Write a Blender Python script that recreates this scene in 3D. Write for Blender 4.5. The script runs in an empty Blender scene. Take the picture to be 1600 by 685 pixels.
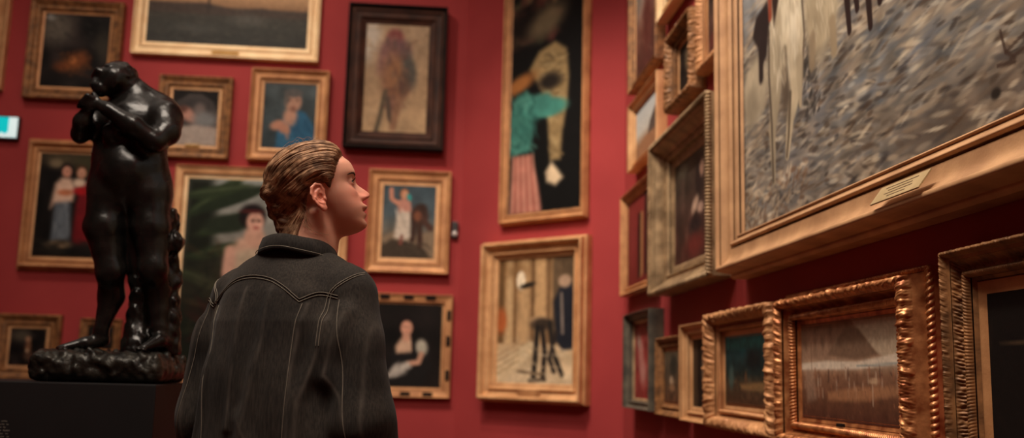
import bpy, bmesh, math, random
import numpy as np
from mathutils import Vector, Matrix
from mathutils.bvhtree import BVHTree

SC = bpy.context.scene
COL = SC.collection
PI = math.pi

# ------------------------------------------------------------------ helpers
def link(o, parent=None):
    COL.objects.link(o)
    if parent is not None:
        o.parent = parent
    return o

def mesh_from(name, V, Q, smooth=True):
    V = np.asarray(V, dtype=np.float32).reshape(-1, 3)
    Q = np.asarray(Q, dtype=np.int32)
    n = Q.shape[1]
    me = bpy.data.meshes.new(name)
    me.vertices.add(len(V)); me.vertices.foreach_set('co', V.ravel())
    me.loops.add(Q.size); me.loops.foreach_set('vertex_index', Q.ravel())
    me.polygons.add(len(Q))
    me.polygons.foreach_set('loop_start', np.arange(0, Q.size, n, dtype=np.int32))
    me.polygons.foreach_set('loop_total', np.full(len(Q), n, dtype=np.int32))
    me.update(calc_edges=True)
    me.polygons.foreach_set('use_smooth', np.full(len(Q), smooth, dtype=bool))
    me.validate()
    return me

def obj(name, me, mat=None, parent=None):
    o = bpy.data.objects.new(name, me)
    if mat is not None:
        me.materials.append(mat)
    return link(o, parent)

def bm_obj(name, bm, mat=None, parent=None, smooth=False):
    me = bpy.data.meshes.new(name)
    bm.normal_update()
    bm.to_mesh(me); bm.free()
    if smooth:
        me.polygons.foreach_set('use_smooth', np.full(len(me.polygons), True, dtype=bool))
    return obj(name, me, mat, parent)

def box(bm, x0, x1, y0, y1, z0, z1, bev=0.0):
    g = bmesh.ops.create_cube(bm, size=1.0)
    vs = g['verts']
    for v in vs:
        v.co = Vector((x0 + (v.co.x + .5) * (x1 - x0), y0 + (v.co.y + .5) * (y1 - y0), z0 + (v.co.z + .5) * (z1 - z0)))
    if bev > 0:
        es = list({e for v in vs for e in v.link_edges})
        bmesh.ops.bevel(bm, geom=es, offset=bev, segments=2, affect='EDGES', profile=.6)

def empty(name, label, cat, loc, group=None):
    o = bpy.data.objects.new(name, None)
    o.empty_display_size = .1
    link(o)
    o.location = loc
    tag(o, label, cat, group)
    return o

def tag(o, label, cat, group=None):
    o['label'] = label; o['category'] = cat
    if group:
        o['group'] = group

def structure(o):
    o['kind'] = 'structure'
    return o

def set_col(me, C, name='Col'):
    C = np.asarray(C, dtype=np.float32)
    if C.shape[1] == 3:
        C = np.concatenate([C, np.ones((len(C), 1), np.float32)], 1)
    a = me.color_attributes.new(name, 'FLOAT_COLOR', 'POINT')
    a.data.foreach_set('color', C.ravel())

def lin(c):
    c = np.asarray(c, dtype=np.float64)
    return np.where(c <= .04045, c / 12.92, ((c + .055) / 1.055) ** 2.4)

def hx(c):
    return np.array([c[0], c[1], c[2]], dtype=np.float64) / 255.

def L3(*c):
    return tuple(float(v) for v in lin(hx(c)))

# ------------------------------------------------------------------ materials
def new_mat(name):
    m = bpy.data.materials.new(name); m.use_nodes = True
    nt = m.node_tree
    b = nt.nodes['Principled BSDF']
    return m, nt, b

def N(nt, t, **kw):
    n = nt.nodes.new(t)
    for k, v in kw.items():
        if k.startswith('_'):
            n.inputs[k[1:].replace('_', ' ')].default_value = v
        else:
            setattr(n, k, v)
    return n

def mat_noise(name, c1, c2, rough=.6, metal=0., scale=12., bump=.15, bscale=60., spec=.5, detail=6., r2=None, stretch=None, bdist=.004):
    m, nt, b = new_mat(name)
    tc = N(nt, 'ShaderNodeTexCoord')
    src = tc.outputs['Object']
    if stretch:
        mp = N(nt, 'ShaderNodeMapping'); mp.inputs['Scale'].default_value = stretch
        nt.links.new(src, mp.inputs['Vector']); src = mp.outputs['Vector']
    nz = N(nt, 'ShaderNodeTexNoise'); nz.inputs['Scale'].default_value = scale; nz.inputs['Detail'].default_value = detail
    nt.links.new(src, nz.inputs['Vector'])
    cr = N(nt, 'ShaderNodeValToRGB')
    cr.color_ramp.elements[0].position = .35; cr.color_ramp.elements[1].position = .68
    cr.color_ramp.elements[0].color = (*c1, 1); cr.color_ramp.elements[1].color = (*c2, 1)
    nt.links.new(nz.outputs['Fac'], cr.inputs['Fac'])
    nt.links.new(cr.outputs['Color'], b.inputs['Base Color'])
    b.inputs['Roughness'].default_value = rough
    b.inputs['Metallic'].default_value = metal
    b.inputs['Specular IOR Level'].default_value = spec
    if r2 is not None:
        mr = N(nt, 'ShaderNodeMapRange'); mr.inputs['To Min'].default_value = rough; mr.inputs['To Max'].default_value = r2
        nt.links.new(nz.outputs['Fac'], mr.inputs['Value']); nt.links.new(mr.outputs['Result'], b.inputs['Roughness'])
    if bump > 0:
        n2 = N(nt, 'ShaderNodeTexNoise'); n2.inputs['Scale'].default_value = bscale; n2.inputs['Detail'].default_value = 4
        nt.links.new(src, n2.inputs['Vector'])
        bp = N(nt, 'ShaderNodeBump'); bp.inputs['Strength'].default_value = bump; bp.inputs['Distance'].default_value = bdist
        nt.links.new(n2.outputs['Fac'], bp.inputs['Height']); nt.links.new(bp.outputs['Normal'], b.inputs['Normal'])
    return m

def mat_attr(name, rough=.5, bump=.1, bscale=400., sss=0., spec=.4, bdist=.001):
    m, nt, b = new_mat(name)
    at = N(nt, 'ShaderNodeAttribute'); at.attribute_name = 'Col'
    nt.links.new(at.outputs['Color'], b.inputs['Base Color'])
    b.inputs['Roughness'].default_value = rough
    b.inputs['Specular IOR Level'].default_value = spec
    if sss > 0:
        b.inputs['Subsurface Weight'].default_value = sss
        b.inputs['Subsurface Radius'].default_value = (1., .35, .2)
        b.inputs['Subsurface Scale'].default_value = .006
    if bump > 0:
        tc = N(nt, 'ShaderNodeTexCoord')
        n2 = N(nt, 'ShaderNodeTexNoise'); n2.inputs['Scale'].default_value = bscale; n2.inputs['Detail'].default_value = 3
        nt.links.new(tc.outputs['Object'], n2.inputs['Vector'])
        bp = N(nt, 'ShaderNodeBump'); bp.inputs['Strength'].default_value = bump; bp.inputs['Distance'].default_value = bdist
        nt.links.new(n2.outputs['Fac'], bp.inputs['Height']); nt.links.new(bp.outputs['Normal'], b.inputs['Normal'])
    return m

def gold(name, c1, c2, rough=.45, metal=.28, scale=9.):
    return mat_noise(name, c1, c2, rough=rough, metal=metal, scale=scale, bump=.35, bscale=130., r2=rough + .15, bdist=.002)

M = {}
M['wall'] = mat_noise('wall_red_paint', L3(150, 51, 52), L3(160, 57, 57), rough=.78, scale=2.2, bump=.12, bscale=220., spec=.25, bdist=.001)
M['ceil'] = mat_noise('ceiling_plaster', L3(205, 198, 185), L3(214, 206, 195), rough=.9, scale=1.5, bump=.05)
M['floor'] = mat_noise('floor_wood', L3(70, 42, 26), L3(105, 66, 42), rough=.35, scale=3., bump=.05, stretch=(1, 9, 1))
M['gold'] = gold('gilt_bright', L3(194, 142, 96), L3(226, 176, 126))
M['gold_dull'] = gold('gilt_dull', L3(176, 132, 94), L3(206, 160, 116), metal=.15, rough=.5)
M['gold_pale'] = gold('gilt_pale', L3(232, 192, 142), L3(250, 222, 176), metal=.15)
M['gold_warm'] = gold('gilt_warm', L3(168, 114, 74), L3(208, 152, 102))
M['gold_red'] = gold('gilt_red_bole', L3(150, 84, 48), L3(226, 158, 102), scale=24., rough=.3, metal=.5)
M['gold_dark'] = gold('gilt_tarnished', L3(104, 70, 42), L3(170, 118, 72), scale=22.)
M['silver'] = gold('gilt_silver', L3(130, 106, 78), L3(186, 156, 118), scale=14., metal=.45)
M['walnut'] = mat_noise('dark_walnut', L3(50, 29, 22), L3(84, 50, 36), rough=.6, spec=.25, scale=7., bump=.1, stretch=(1, 1, 6))
M['ebony'] = mat_noise('black_wood', L3(13, 9, 9), L3(24, 16, 14), rough=.7, scale=9., bump=.1, spec=.15)
M['greywood'] = mat_noise('grey_painted_wood', L3(60, 56, 50), L3(100, 92, 78), rough=.5, scale=14., bump=.15)
M['back'] = mat_noise('raw_timber_back', L3(70, 48, 32), L3(96, 66, 44), rough=.8, scale=6., bump=.1)
M['brass'] = mat_noise('brass_plate', L3(150, 112, 60), L3(176, 136, 80), rough=.35, metal=.7, scale=20., bump=.05)
M['plaque'] = mat_noise('pale_plaque', L3(178, 154, 112), L3(194, 170, 128), rough=.5, metal=.2, scale=20., bump=.03)
M['engrave'] = mat_noise('engraved_line', L3(70, 46, 26), L3(84, 56, 32), rough=.7, scale=30., bump=0)
M['bronze'] = mat_noise('dark_bronze', L3(17, 16, 15), L3(33, 30, 27), rough=.15, metal=.2, scale=16., bump=.25, bscale=60., r2=.36, spec=.45)
M['bronze_rough'] = mat_noise('rough_bronze', L3(24, 23, 20), L3(56, 53, 46), rough=.3, metal=.5, scale=30., bump=.5, bscale=60., r2=.5, spec=.6, bdist=.008)
M['plinth'] = mat_noise('plinth_black', L3(15, 12, 13), L3(20, 16, 17), rough=.65, scale=5., bump=.03, spec=.3)
M['lettering'] = mat_noise('white_lettering', L3(150, 146, 140), L3(170, 166, 160), rough=.7, scale=9., bump=0)
M['letter_dim'] = mat_noise('grey_lettering', L3(88, 82, 74), L3(104, 98, 88), rough=.7, scale=9., bump=0)
M['canvas'] = mat_attr('painted_canvas', rough=.6, bump=.2, bscale=260., spec=.12)
M['skin'] = mat_attr('skin', rough=.46, bump=.06, bscale=900., sss=.18, spec=.45)
M['plastic'] = mat_noise('dark_plastic', L3(40, 34, 34), L3(50, 44, 44), rough=.4, scale=10., bump=0)
M['plastic_white'] = mat_noise('white_plastic', L3(190, 180, 176), L3(200, 190, 186), rough=.35, scale=10., bump=0)
M['trousers'] = mat_noise('charcoal_trousers', L3(26, 26, 30), L3(38, 38, 42), rough=.85, scale=60., bump=.2, bscale=400.)
M['leather'] = mat_noise('black_leather', L3(22, 18, 17), L3(34, 28, 26), rough=.4, scale=30., bump=.15)

def mat_glow(name, c, e):
    m, nt, b = new_mat(name)
    b.inputs['Base Color'].default_value = (*c, 1)
    b.inputs['Emission Color'].default_value = (*c, 1)
    b.inputs['Emission Strength'].default_value = e
    b.inputs['Roughness'].default_value = .3
    nz = N(nt, 'ShaderNodeTexNoise'); nz.inputs['Scale'].default_value = 4.
    mr = N(nt, 'ShaderNodeMapRange'); mr.inputs['To Min'].default_value = e * .9; mr.inputs['To Max'].default_value = e * 1.1
    nt.links.new(nz.outputs['Fac'], mr.inputs['Value']); nt.links.new(mr.outputs['Result'], b.inputs['Emission Strength'])
    return m
M['sign_white'] = mat_glow('sign_white', L3(205, 225, 225), .75)
M['sign_cyan'] = mat_glow('sign_turquoise', L3(10, 185, 190), .75)

def mat_denim():
    m, nt, b = new_mat('washed_black_denim')
    tc = N(nt, 'ShaderNodeTexCoord')
    nz = N(nt, 'ShaderNodeTexNoise'); nz.inputs['Scale'].default_value = 9.; nz.inputs['Detail'].default_value = 8.
    nt.links.new(tc.outputs['Object'], nz.inputs['Vector'])
    mp = N(nt, 'ShaderNodeMapping'); mp.inputs['Scale'].default_value = (60, 60, 6)
    nt.links.new(tc.outputs['Object'], mp.inputs['Vector'])
    n3 = N(nt, 'ShaderNodeTexNoise'); n3.inputs['Scale'].default_value = 6.; n3.inputs['Detail'].default_value = 5.
    nt.links.new(mp.outputs['Vector'], n3.inputs['Vector'])
    mx = N(nt, 'ShaderNodeMath', operation='MULTIPLY'); nt.links.new(nz.outputs['Fac'], mx.inputs[0]); nt.links.new(n3.outputs['Fac'], mx.inputs[1])
    cr = N(nt, 'ShaderNodeValToRGB')
    cr.color_ramp.elements[0].position = .12; cr.color_ramp.elements[1].position = .42
    cr.color_ramp.elements[0].color = (*L3(27, 24, 22), 1); cr.color_ramp.elements[1].color = (*L3(60, 54, 48), 1)
    nt.links.new(mx.outputs[0], cr.inputs['Fac'])
    pr = N(nt, 'ShaderNodeAttribute'); pr.attribute_name = 'Col'      # where the cloth is worn along folds
    mc = N(nt, 'ShaderNodeMix', data_type='RGBA')
    nt.links.new(pr.outputs['Color'], mc.inputs[0])
    nt.links.new(cr.outputs['Color'], mc.inputs[6]); mc.inputs[7].default_value = (*L3(100, 92, 84), 1)
    nt.links.new(mc.outputs[2], b.inputs['Base Color'])
    b.inputs['Roughness'].default_value = .88
    b.inputs['Specular IOR Level'].default_value = .2
    b.inputs['Sheen Weight'].default_value = .04
    n2 = N(nt, 'ShaderNodeTexNoise'); n2.inputs['Scale'].default_value = 500.; n2.inputs['Detail'].default_value = 3
    nt.links.new(tc.outputs['Object'], n2.inputs['Vector'])
    bp = N(nt, 'ShaderNodeBump'); bp.inputs['Strength'].default_value = .3; bp.inputs['Distance'].default_value = .001
    nt.links.new(n2.outputs['Fac'], bp.inputs['Height']); nt.links.new(bp.outputs['Normal'], b.inputs['Normal'])
    return m
M['denim'] = mat_denim()
M['thread'] = mat_noise('seam_thread', L3(112, 104, 92), L3(128, 120, 106), rough=.8, scale=80., bump=0)

def mat_hair(name, c1, c2):
    m, nt, b = new_mat(name)
    tc = N(nt, 'ShaderNodeTexCoord')
    nz = N(nt, 'ShaderNodeTexNoise'); nz.inputs['Scale'].default_value = 55.; nz.inputs['Detail'].default_value = 4.
    nt.links.new(tc.outputs['Object'], nz.inputs['Vector'])
    cr = N(nt, 'ShaderNodeValToRGB')
    cr.color_ramp.elements[0].position = .38; cr.color_ramp.elements[1].position = .66
    cr.color_ramp.elements[0].color = (*c1, 1); cr.color_ramp.elements[1].color = (*c2, 1)
    nt.links.new(nz.outputs['Fac'], cr.inputs['Fac']); nt.links.new(cr.outputs['Color'], b.inputs['Base Color'])
    b.inputs['Roughness'].default_value = .58
    b.inputs['Specular IOR Level'].default_value = .4
    return m
M['hair'] = mat_hair('hair_base', L3(88, 60, 42), L3(138, 100, 72))
M['hair_strand'] = mat_hair('hair_strand', L3(118, 84, 60), L3(212, 170, 132))
M['brow'] = mat_hair('brow_hair', L3(52, 30, 20), L3(70, 42, 28))

# ------------------------------------------------------------------ signed-distance modelling (surface nets)
def ell(P, c, r):
    X = (P[0] - c[0]) / r[0]; Y = (P[1] - c[1]) / r[1]; Z = (P[2] - c[2]) / r[2]
    k0 = np.sqrt(X * X + Y * Y + Z * Z)
    k1 = np.sqrt((X / r[0]) ** 2 + (Y / r[1]) ** 2 + (Z / r[2]) ** 2) + 1e-9
    return k0 * (k0 - 1.) / k1

def cap(P, a, b, ra, rb=None):
    rb = ra if rb is None else rb
    a = np.asarray(a, float); b = np.asarray(b, float)
    d = b - a; L = float(d @ d) + 1e-12
    t = ((P[0] - a[0]) * d[0] + (P[1] - a[1]) * d[1] + (P[2] - a[2]) * d[2]) / L
    t = np.clip(t, 0, 1)
    q = np.sqrt((P[0] - a[0] - t * d[0]) ** 2 + (P[1] - a[1] - t * d[1]) ** 2 + (P[2] - a[2] - t * d[2]) ** 2)
    return q - (ra + (rb - ra) * t)

def chain(P, pts, k=.01):
    D = None
    for (a, ra), (b, rb) in zip(pts[:-1], pts[1:]):
        d = cap(P, a, b, ra, rb)
        D = d if D is None else smin(D, d, k)
    return D

def smin(a, b, k):
    if k <= 0:
        return np.minimum(a, b)
    h = np.clip(.5 + .5 * (b - a) / k, 0, 1)
    return b + (a - b) * h - k * h * (1 - h)

def smax(a, b, k):
    return -smin(-a, -b, k)

def sstep(a, b, x):
    t = np.clip((x - a) / (b - a), 0, 1)
    return t * t * (3 - 2 * t)

class Wob:                                   # smooth pseudo-noise: a sum of sines
    def __init__(s, seed, n=10, lo=1., hi=3.):
        r = np.random.RandomState(seed)
        d = r.normal(size=(n, 3)); d /= np.linalg.norm(d, axis=1)[:, None]
        f = np.exp(r.uniform(np.log(lo), np.log(hi), n))
        s.k = d * f[:, None] * 2 * PI; s.p = r.uniform(0, 2 * PI, n); s.a = (lo / f) ** .7
        s.a /= np.sqrt((s.a ** 2).sum() / 2)
    def __call__(s, x, y, z):
        o = 0
        for k, p, a in zip(s.k, s.p, s.a):
            o = o + a * np.sin(k[0] * x + k[1] * y + k[2] * z + p)
        return o * .5

def grid(lo, hi, h):
    ax = [np.arange(l, u + h, h, dtype=np.float32) for l, u in zip(lo, hi)]
    return np.meshgrid(*ax, indexing='ij', sparse=True), (np.array(lo), h)

def nets(F, org, smooth=2):
    lo, h = org
    F = np.ascontiguousarray(F, dtype=np.float32)
    S = F < 0
    nx, ny, nz = F.shape
    cnt = np.zeros((nx - 1, ny - 1, nz - 1), np.int8)
    cor = [(i, j, k) for i in (0, 1) for j in (0, 1) for k in (0, 1)]
    for i, j, k in cor:
        cnt += S[i:nx - 1 + i, j:ny - 1 + j, k:nz - 1 + k]
    act = np.argwhere((cnt > 0) & (cnt < 8))
    idx = np.full(cnt.shape, -1, np.int32)
    idx[act[:, 0], act[:, 1], act[:, 2]] = np.arange(len(act))
    val = np.stack([F[act[:, 0] + i, act[:, 1] + j, act[:, 2] + k] for i, j, k in cor], 1)
    cc = np.array(cor, np.float32)
    acc = np.zeros((len(act), 3), np.float32); num = np.zeros(len(act), np.float32)
    for a in range(8):
        for b in range(a + 1, 8):
            if np.abs(cc[a] - cc[b]).sum() != 1:
                continue
            va, vb = val[:, a], val[:, b]
            m = (va < 0) != (vb < 0)
            t = np.where(m, va / np.where(m, va - vb, 1), 0)
            acc += m[:, None] * (cc[a] + t[:, None] * (cc[b] - cc[a])); num += m
    V = act + acc / num[:, None]
    Q = []
    for ax in range(3):
        o1, o2 = [(1, 2), (2, 0), (0, 1)][ax]
        sl0 = [slice(1, n - 1) for n in (nx, ny, nz)]
        s0 = list(sl0); s1 = list(sl0)
        s0[ax] = slice(0, (nx, ny, nz)[ax] - 1); s1[ax] = slice(1, (nx, ny, nz)[ax])
        A = S[tuple(s0)]; B = S[tuple(s1)]
        e = np.argwhere(A != B)
        base = np.ones(3, int); base[ax] = 0
        flip = A[e[:, 0], e[:, 1], e[:, 2]]
        e = e + base
        q = []
        for d1, d2 in ((-1, -1), (0, -1), (0, 0), (-1, 0)):
            c = e.copy(); c[:, o1] += d1; c[:, o2] += d2
            q.append(idx[c[:, 0], c[:, 1], c[:, 2]])
        q = np.stack(q, 1)
        q[~flip] = q[~flip][:, ::-1]
        Q.append(q)
    Q = np.concatenate(Q); Q = Q[(Q >= 0).all(1)]
    for it in range(smooth):
        E = np.concatenate([Q[:, [0, 1]], Q[:, [1, 2]], Q[:, [2, 3]], Q[:, [3, 0]]])
        s = np.zeros_like(V); c = np.zeros(len(V))
        for k in range(3):
            s[:, k] = np.bincount(E[:, 0], V[E[:, 1], k], len(V)) + np.bincount(E[:, 1], V[E[:, 0], k], len(V))
        c = np.bincount(E[:, 0], minlength=len(V)) + np.bincount(E[:, 1], minlength=len(V))
        A = s / np.maximum(c, 1)[:, None]
        V = V + (A - V) * (.55 if it % 2 == 0 else -.3 if smooth > 3 else .4)
    return V * h + lo, Q

def tube_curve(name, polys, rad, mat, parent=None, taper=([0, 1], [1, 1]), seg=4):
    return tube_mesh(name, polys, rad * np.interp(np.linspace(0, 1, 9), *taper), mat, parent, seg)

def tube_mesh(name, polys, rad, mat, parent=None, seg=6):
    """tubes swept along polylines, all pieces of one part"""
    VV, QQ, off = [], [], 0
    for p in polys:
        p = np.asarray(p, float); n = len(p)
        T = np.gradient(p, axis=0); T /= np.linalg.norm(T, axis=1)[:, None] + 1e-9
        up = np.array([0, 0, 1.]) if abs(T[:, 2]).mean() < .8 else np.array([1., 0, 0])
        A = np.cross(T, up); A /= np.linalg.norm(A, axis=1)[:, None] + 1e-9
        B = np.cross(T, A)
        an = np.arange(seg) * 2 * PI / seg
        r = np.full(n, rad) if np.isscalar(rad) else np.interp(np.linspace(0, 1, n), np.linspace(0, 1, len(rad)), rad)
        V = p[:, None] + r[:, None, None] * (np.cos(an)[None, :, None] * A[:, None] + np.sin(an)[None, :, None] * B[:, None])
        VV.append(V.reshape(-1, 3))
        i, j = np.meshgrid(np.arange(n - 1), np.arange(seg), indexing='ij'); i = i.ravel(); j = j.ravel(); j2 = (j + 1) % seg
        QQ.append(np.stack([i * seg + j, i * seg + j2, (i + 1) * seg + j2, (i + 1) * seg + j], 1) + off)
        off += n * seg
    return obj(name, mesh_from(name, np.concatenate(VV), np.concatenate(QQ)), mat, parent)

def crom(pts, n=8):
    P = np.asarray(pts, float); P = np.concatenate([[2 * P[0] - P[1]], P, [2 * P[-1] - P[-2]]])
    out = []
    for i in range(1, len(P) - 2):
        for t in np.arange(n) / n:
            a, b, c, d = P[i - 1], P[i], P[i + 1], P[i + 2]
            out.append(.5 * (2 * b + (c - a) * t + (2 * a - 5 * b + 4 * c - d) * t * t + (3 * b - a - 3 * c + d) * t ** 3))
    out.append(P[-2])
    return np.array(out)

# ------------------------------------------------------------------ the room
CLX, CLY = .2141, 7.0284          # corner of back wall and corner wall
CRX, CRY = 1.2, 6.0425            # corner of corner wall and right wall
X0, Y0, ZC = -7.0, -3.2, 5.3
def slab(name, pts, z0, z1, mat):
    """a wall: horizontal outline pts (ccw) extruded from z0 to z1"""
    bm = bmesh.new()
    lo = [bm.verts.new((x, y, z0)) for x, y in pts]; hi = [bm.verts.new((x, y, z1)) for x, y in pts]
    bm.faces.new(lo[::-1]); bm.faces.new(hi); n = len(pts)
    for i in range(n):
        bm.faces.new((lo[i], lo[(i + 1) % n], hi[(i + 1) % n], hi[i]))
    return structure(bm_obj(name, bm, mat))
T = .25
k = T * math.tan(math.radians(22.5))
slab('floor', [(X0 - T, Y0 - T), (CRX + T, Y0 - T), (CRX + T, CRY + k), (CLX + k, CLY + T), (X0 - T, CLY + T)], -.2, 0., M['floor'])
slab('ceiling', [(X0 - T, Y0 - T), (CRX + T, Y0 - T), (CRX + T, CRY + k), (CLX + k, CLY + T), (X0 - T, CLY + T)], ZC, ZC + .2, M['ceil'])
slab('wall_back', [(X0, CLY), (CLX, CLY), (CLX + k, CLY + T), (X0, CLY + T)], 0, ZC, M['wall'])
slab('wall_corner', [(CLX, CLY), (CRX, CRY), (CRX + T, CRY + k), (CLX + k, CLY + T)], 0, ZC, M['wall'])
slab('wall_right', [(CRX, CRY), (CRX, Y0), (CRX + T, Y0), (CRX + T, CRY + k)], 0, ZC, M['wall'])
slab('wall_left', [(X0 - T, Y0 - T), (X0, Y0 - T), (X0, CLY + T), (X0 - T, CLY + T)], 0, ZC, M['wall'])
slab('wall_front', [(X0, Y0 - T), (CRX + T, Y0 - T), (CRX + T, Y0), (X0, Y0)], 0, ZC, M['wall'])
S2 = math.sqrt(.5)
def skirting(name, pts):
    structure(slab(name, pts, 0, .16, M['ebony']))
skirting('baseboard_back', [(X0, CLY - .02), (CLX - .008, CLY - .02), (CLX, CLY), (X0, CLY)])
skirting('baseboard_corner', [(CLX - .008, CLY - .02), (CRX - .02, CRY - .008), (CRX, CRY), (CLX, CLY)])
skirting('baseboard_right', [(CRX - .02, CRY - .008), (CRX - .02, Y0), (CRX, Y0), (CRX, CRY)])

WALLS = {'L': ((CLX, CLY), (1., 0.), (0., -1.)),
         'C': ((CLX, CLY), (S2, -S2), (-S2, -S2)),
         'R': ((CRX, CRY), (0., -1.), (-1., 0.))}

# ------------------------------------------------------------------ painter: oil-paint colours per vertex of each canvas
class Paint:
    def __init__(s, w, h, cell, bg):
        s.A = w / h
        s.ny = max(8, int(round(h / cell))); s.nx = max(8, int(round(w / cell)))
        s.x = np.linspace(0, s.A, s.nx + 1); s.y = np.linspace(0, 1, s.ny + 1)
        s.a = np.zeros((s.ny + 1, s.nx + 1, 3)); s.a[:] = hx(bg)
        s.r = np.random.RandomState(int(w * 977 + h * 3571) % 100000)
        s.tu = (0., 1.); s.tv = (0., 1.)
    def win(s, x0, x1, y0, y1):
        i0, i1 = np.searchsorted(s.x, x0), np.searchsorted(s.x, x1)
        j0, j1 = np.searchsorted(s.y, y0), np.searchsorted(s.y, y1)
        return slice(j0, j1), slice(i0, i1), s.x[i0:i1][None, :], s.y[j0:j1][:, None]
    def mix(s, J, I, al, c):
        if np.ndim(al) == 2 and al.size:
            al = al[..., None]
            s.a[J, I] = s.a[J, I] * (1 - al) + hx(c) * al
    def grad(s, stops):
        v = [p[0] for p in stops]
        for k in range(3):
            s.a[..., k] = np.interp(s.y, v, [p[1][k] / 255. for p in stops])[:, None]
    def el(s, u, v, rx, ry, c, soft=.5, rot=0., al=1.):
        soft = soft * .8
        u = s.tu[0] + s.tu[1] * u; v = s.tv[0] + s.tv[1] * v
        x = u * s.A; R = max(rx, ry) * (1 + soft)
        J, I, X, Y = s.win(x - R, x + R, v - R, v + R)
        a = math.radians(rot); dx, dy = X - x, Y - v
        p = (dx * math.cos(a) + dy * math.sin(a)) / rx; q = (-dx * math.sin(a) + dy * math.cos(a)) / ry
        d = np.sqrt(p * p + q * q)
        s.mix(J, I, al * (1 - sstep(1 - soft, 1 + soft, d)), c)
    def ln(s, pts, wd, c, soft=.5, al=1., w2=None):
        pts = [((s.tu[0] + s.tu[1] * u) * s.A, s.tv[0] + s.tv[1] * v) for u, v in pts]; w2 = wd if w2 is None else w2; n = len(pts) - 1
        m = max(wd, w2) * (1 + soft)
        J, I, X, Y = s.win(min(p[0] for p in pts) - m, max(p[0] for p in pts) + m, min(p[1] for p in pts) - m, max(p[1] for p in pts) + m)
        D = None
        for i in range(n):
            (ax, ay), (bx, by) = pts[i], pts[i + 1]; dx, dy = bx - ax, by - ay
            t = np.clip(((X - ax) * dx + (Y - ay) * dy) / (dx * dx + dy * dy + 1e-9), 0, 1)
            r = wd + (w2 - wd) * (i + t) / n
            d = np.sqrt((X - ax - t * dx) ** 2 + (Y - ay - t * dy) ** 2) / r
            D = d if D is None else np.minimum(D, d)
        if D is not None:
            s.mix(J, I, al * (1 - sstep(1 - soft, 1 + soft, D)), c)
    def pg(s, pts, c, soft=.012, al=1.):
        P = np.array([((s.tu[0] + s.tu[1] * u) * s.A, s.tv[0] + s.tv[1] * v) for u, v in pts]); m = soft * 2
        J, I, X, Y = s.win(P[:, 0].min() - m, P[:, 0].max() + m, P[:, 1].min() - m, P[:, 1].max() + m)
        ins = np.zeros(np.broadcast(X, Y).shape, bool); D = np.full(ins.shape, 9.)
        for (ax, ay), (bx, by) in zip(P, np.roll(P, -1, 0)):
            dx, dy = bx - ax, by - ay
            t = np.clip(((X - ax) * dx + (Y - ay) * dy) / (dx * dx + dy * dy + 1e-9), 0, 1)
            D = np.minimum(D, np.sqrt((X - ax - t * dx) ** 2 + (Y - ay - t * dy) ** 2))
            if ay != by:
                ins ^= ((ay > Y) != (by > Y)) & (X < (bx - ax) * (Y - ay) / (by - ay) + ax)
        sd = np.where(ins, D, -D)
        s.mix(J, I, al * sstep(-soft, soft, sd), c)
    def st(s, n, bx, cols, ln=.03, wd=.006, ang=0., jit=20., al=.6, soft=.6):
        for i in range(n):
            u = s.r.uniform(bx[0], bx[2]); v = s.r.uniform(bx[1], bx[3])
            c = cols[s.r.randint(len(cols))]
            f = s.r.uniform(.5, 1.4)
            s.el(u, v, ln * f, wd * s.r.uniform(.6, 1.3), c, soft, ang + s.r.normal() * jit, al * s.r.uniform(.4, 1))
    def nz(s, amp, cell):
        ny, nx = int(1 / cell) + 3, int(s.A / cell) + 3
        g = s.r.normal(size=(ny, nx))
        Y = s.y / cell; X = s.x / cell; j = Y.astype(int); i = X.astype(int); fy = (Y - j)[:, None]; fx = (X - i)[None, :]
        fy = fy * fy * (3 - 2 * fy); fx = fx * fx * (3 - 2 * fx)
        G = lambda a, b: g[np.ix_(j + a, i + b)]
        n = (G(0, 0) * (1 - fx) + G(0, 1) * fx) * (1 - fy) + (G(1, 0) * (1 - fx) + G(1, 1) * fx) * fy
        s.a *= (1 + amp * n)[..., None]

def head_(p, u, v, r, skin, hair, hs=1.15):
    p.el(u, v - r * .12, r * hs * .85, r * hs, hair, .25)
    p.el(u + r * .1, v + r * .12, r * .68, r * .86, skin, .3)
    p.el(u - r * .12 / p.A, v + r * .02, r * .12, r * .07, hair, .6, 0, .7); p.el(u + r * .36 / p.A, v + r * .02, r * .12, r * .07, hair, .6, 0, .7)
    p.el(u + r * .14 / p.A, v + r * .55, r * .2, r * .07, (150, 60, 50), .6, 0, .6)

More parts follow.
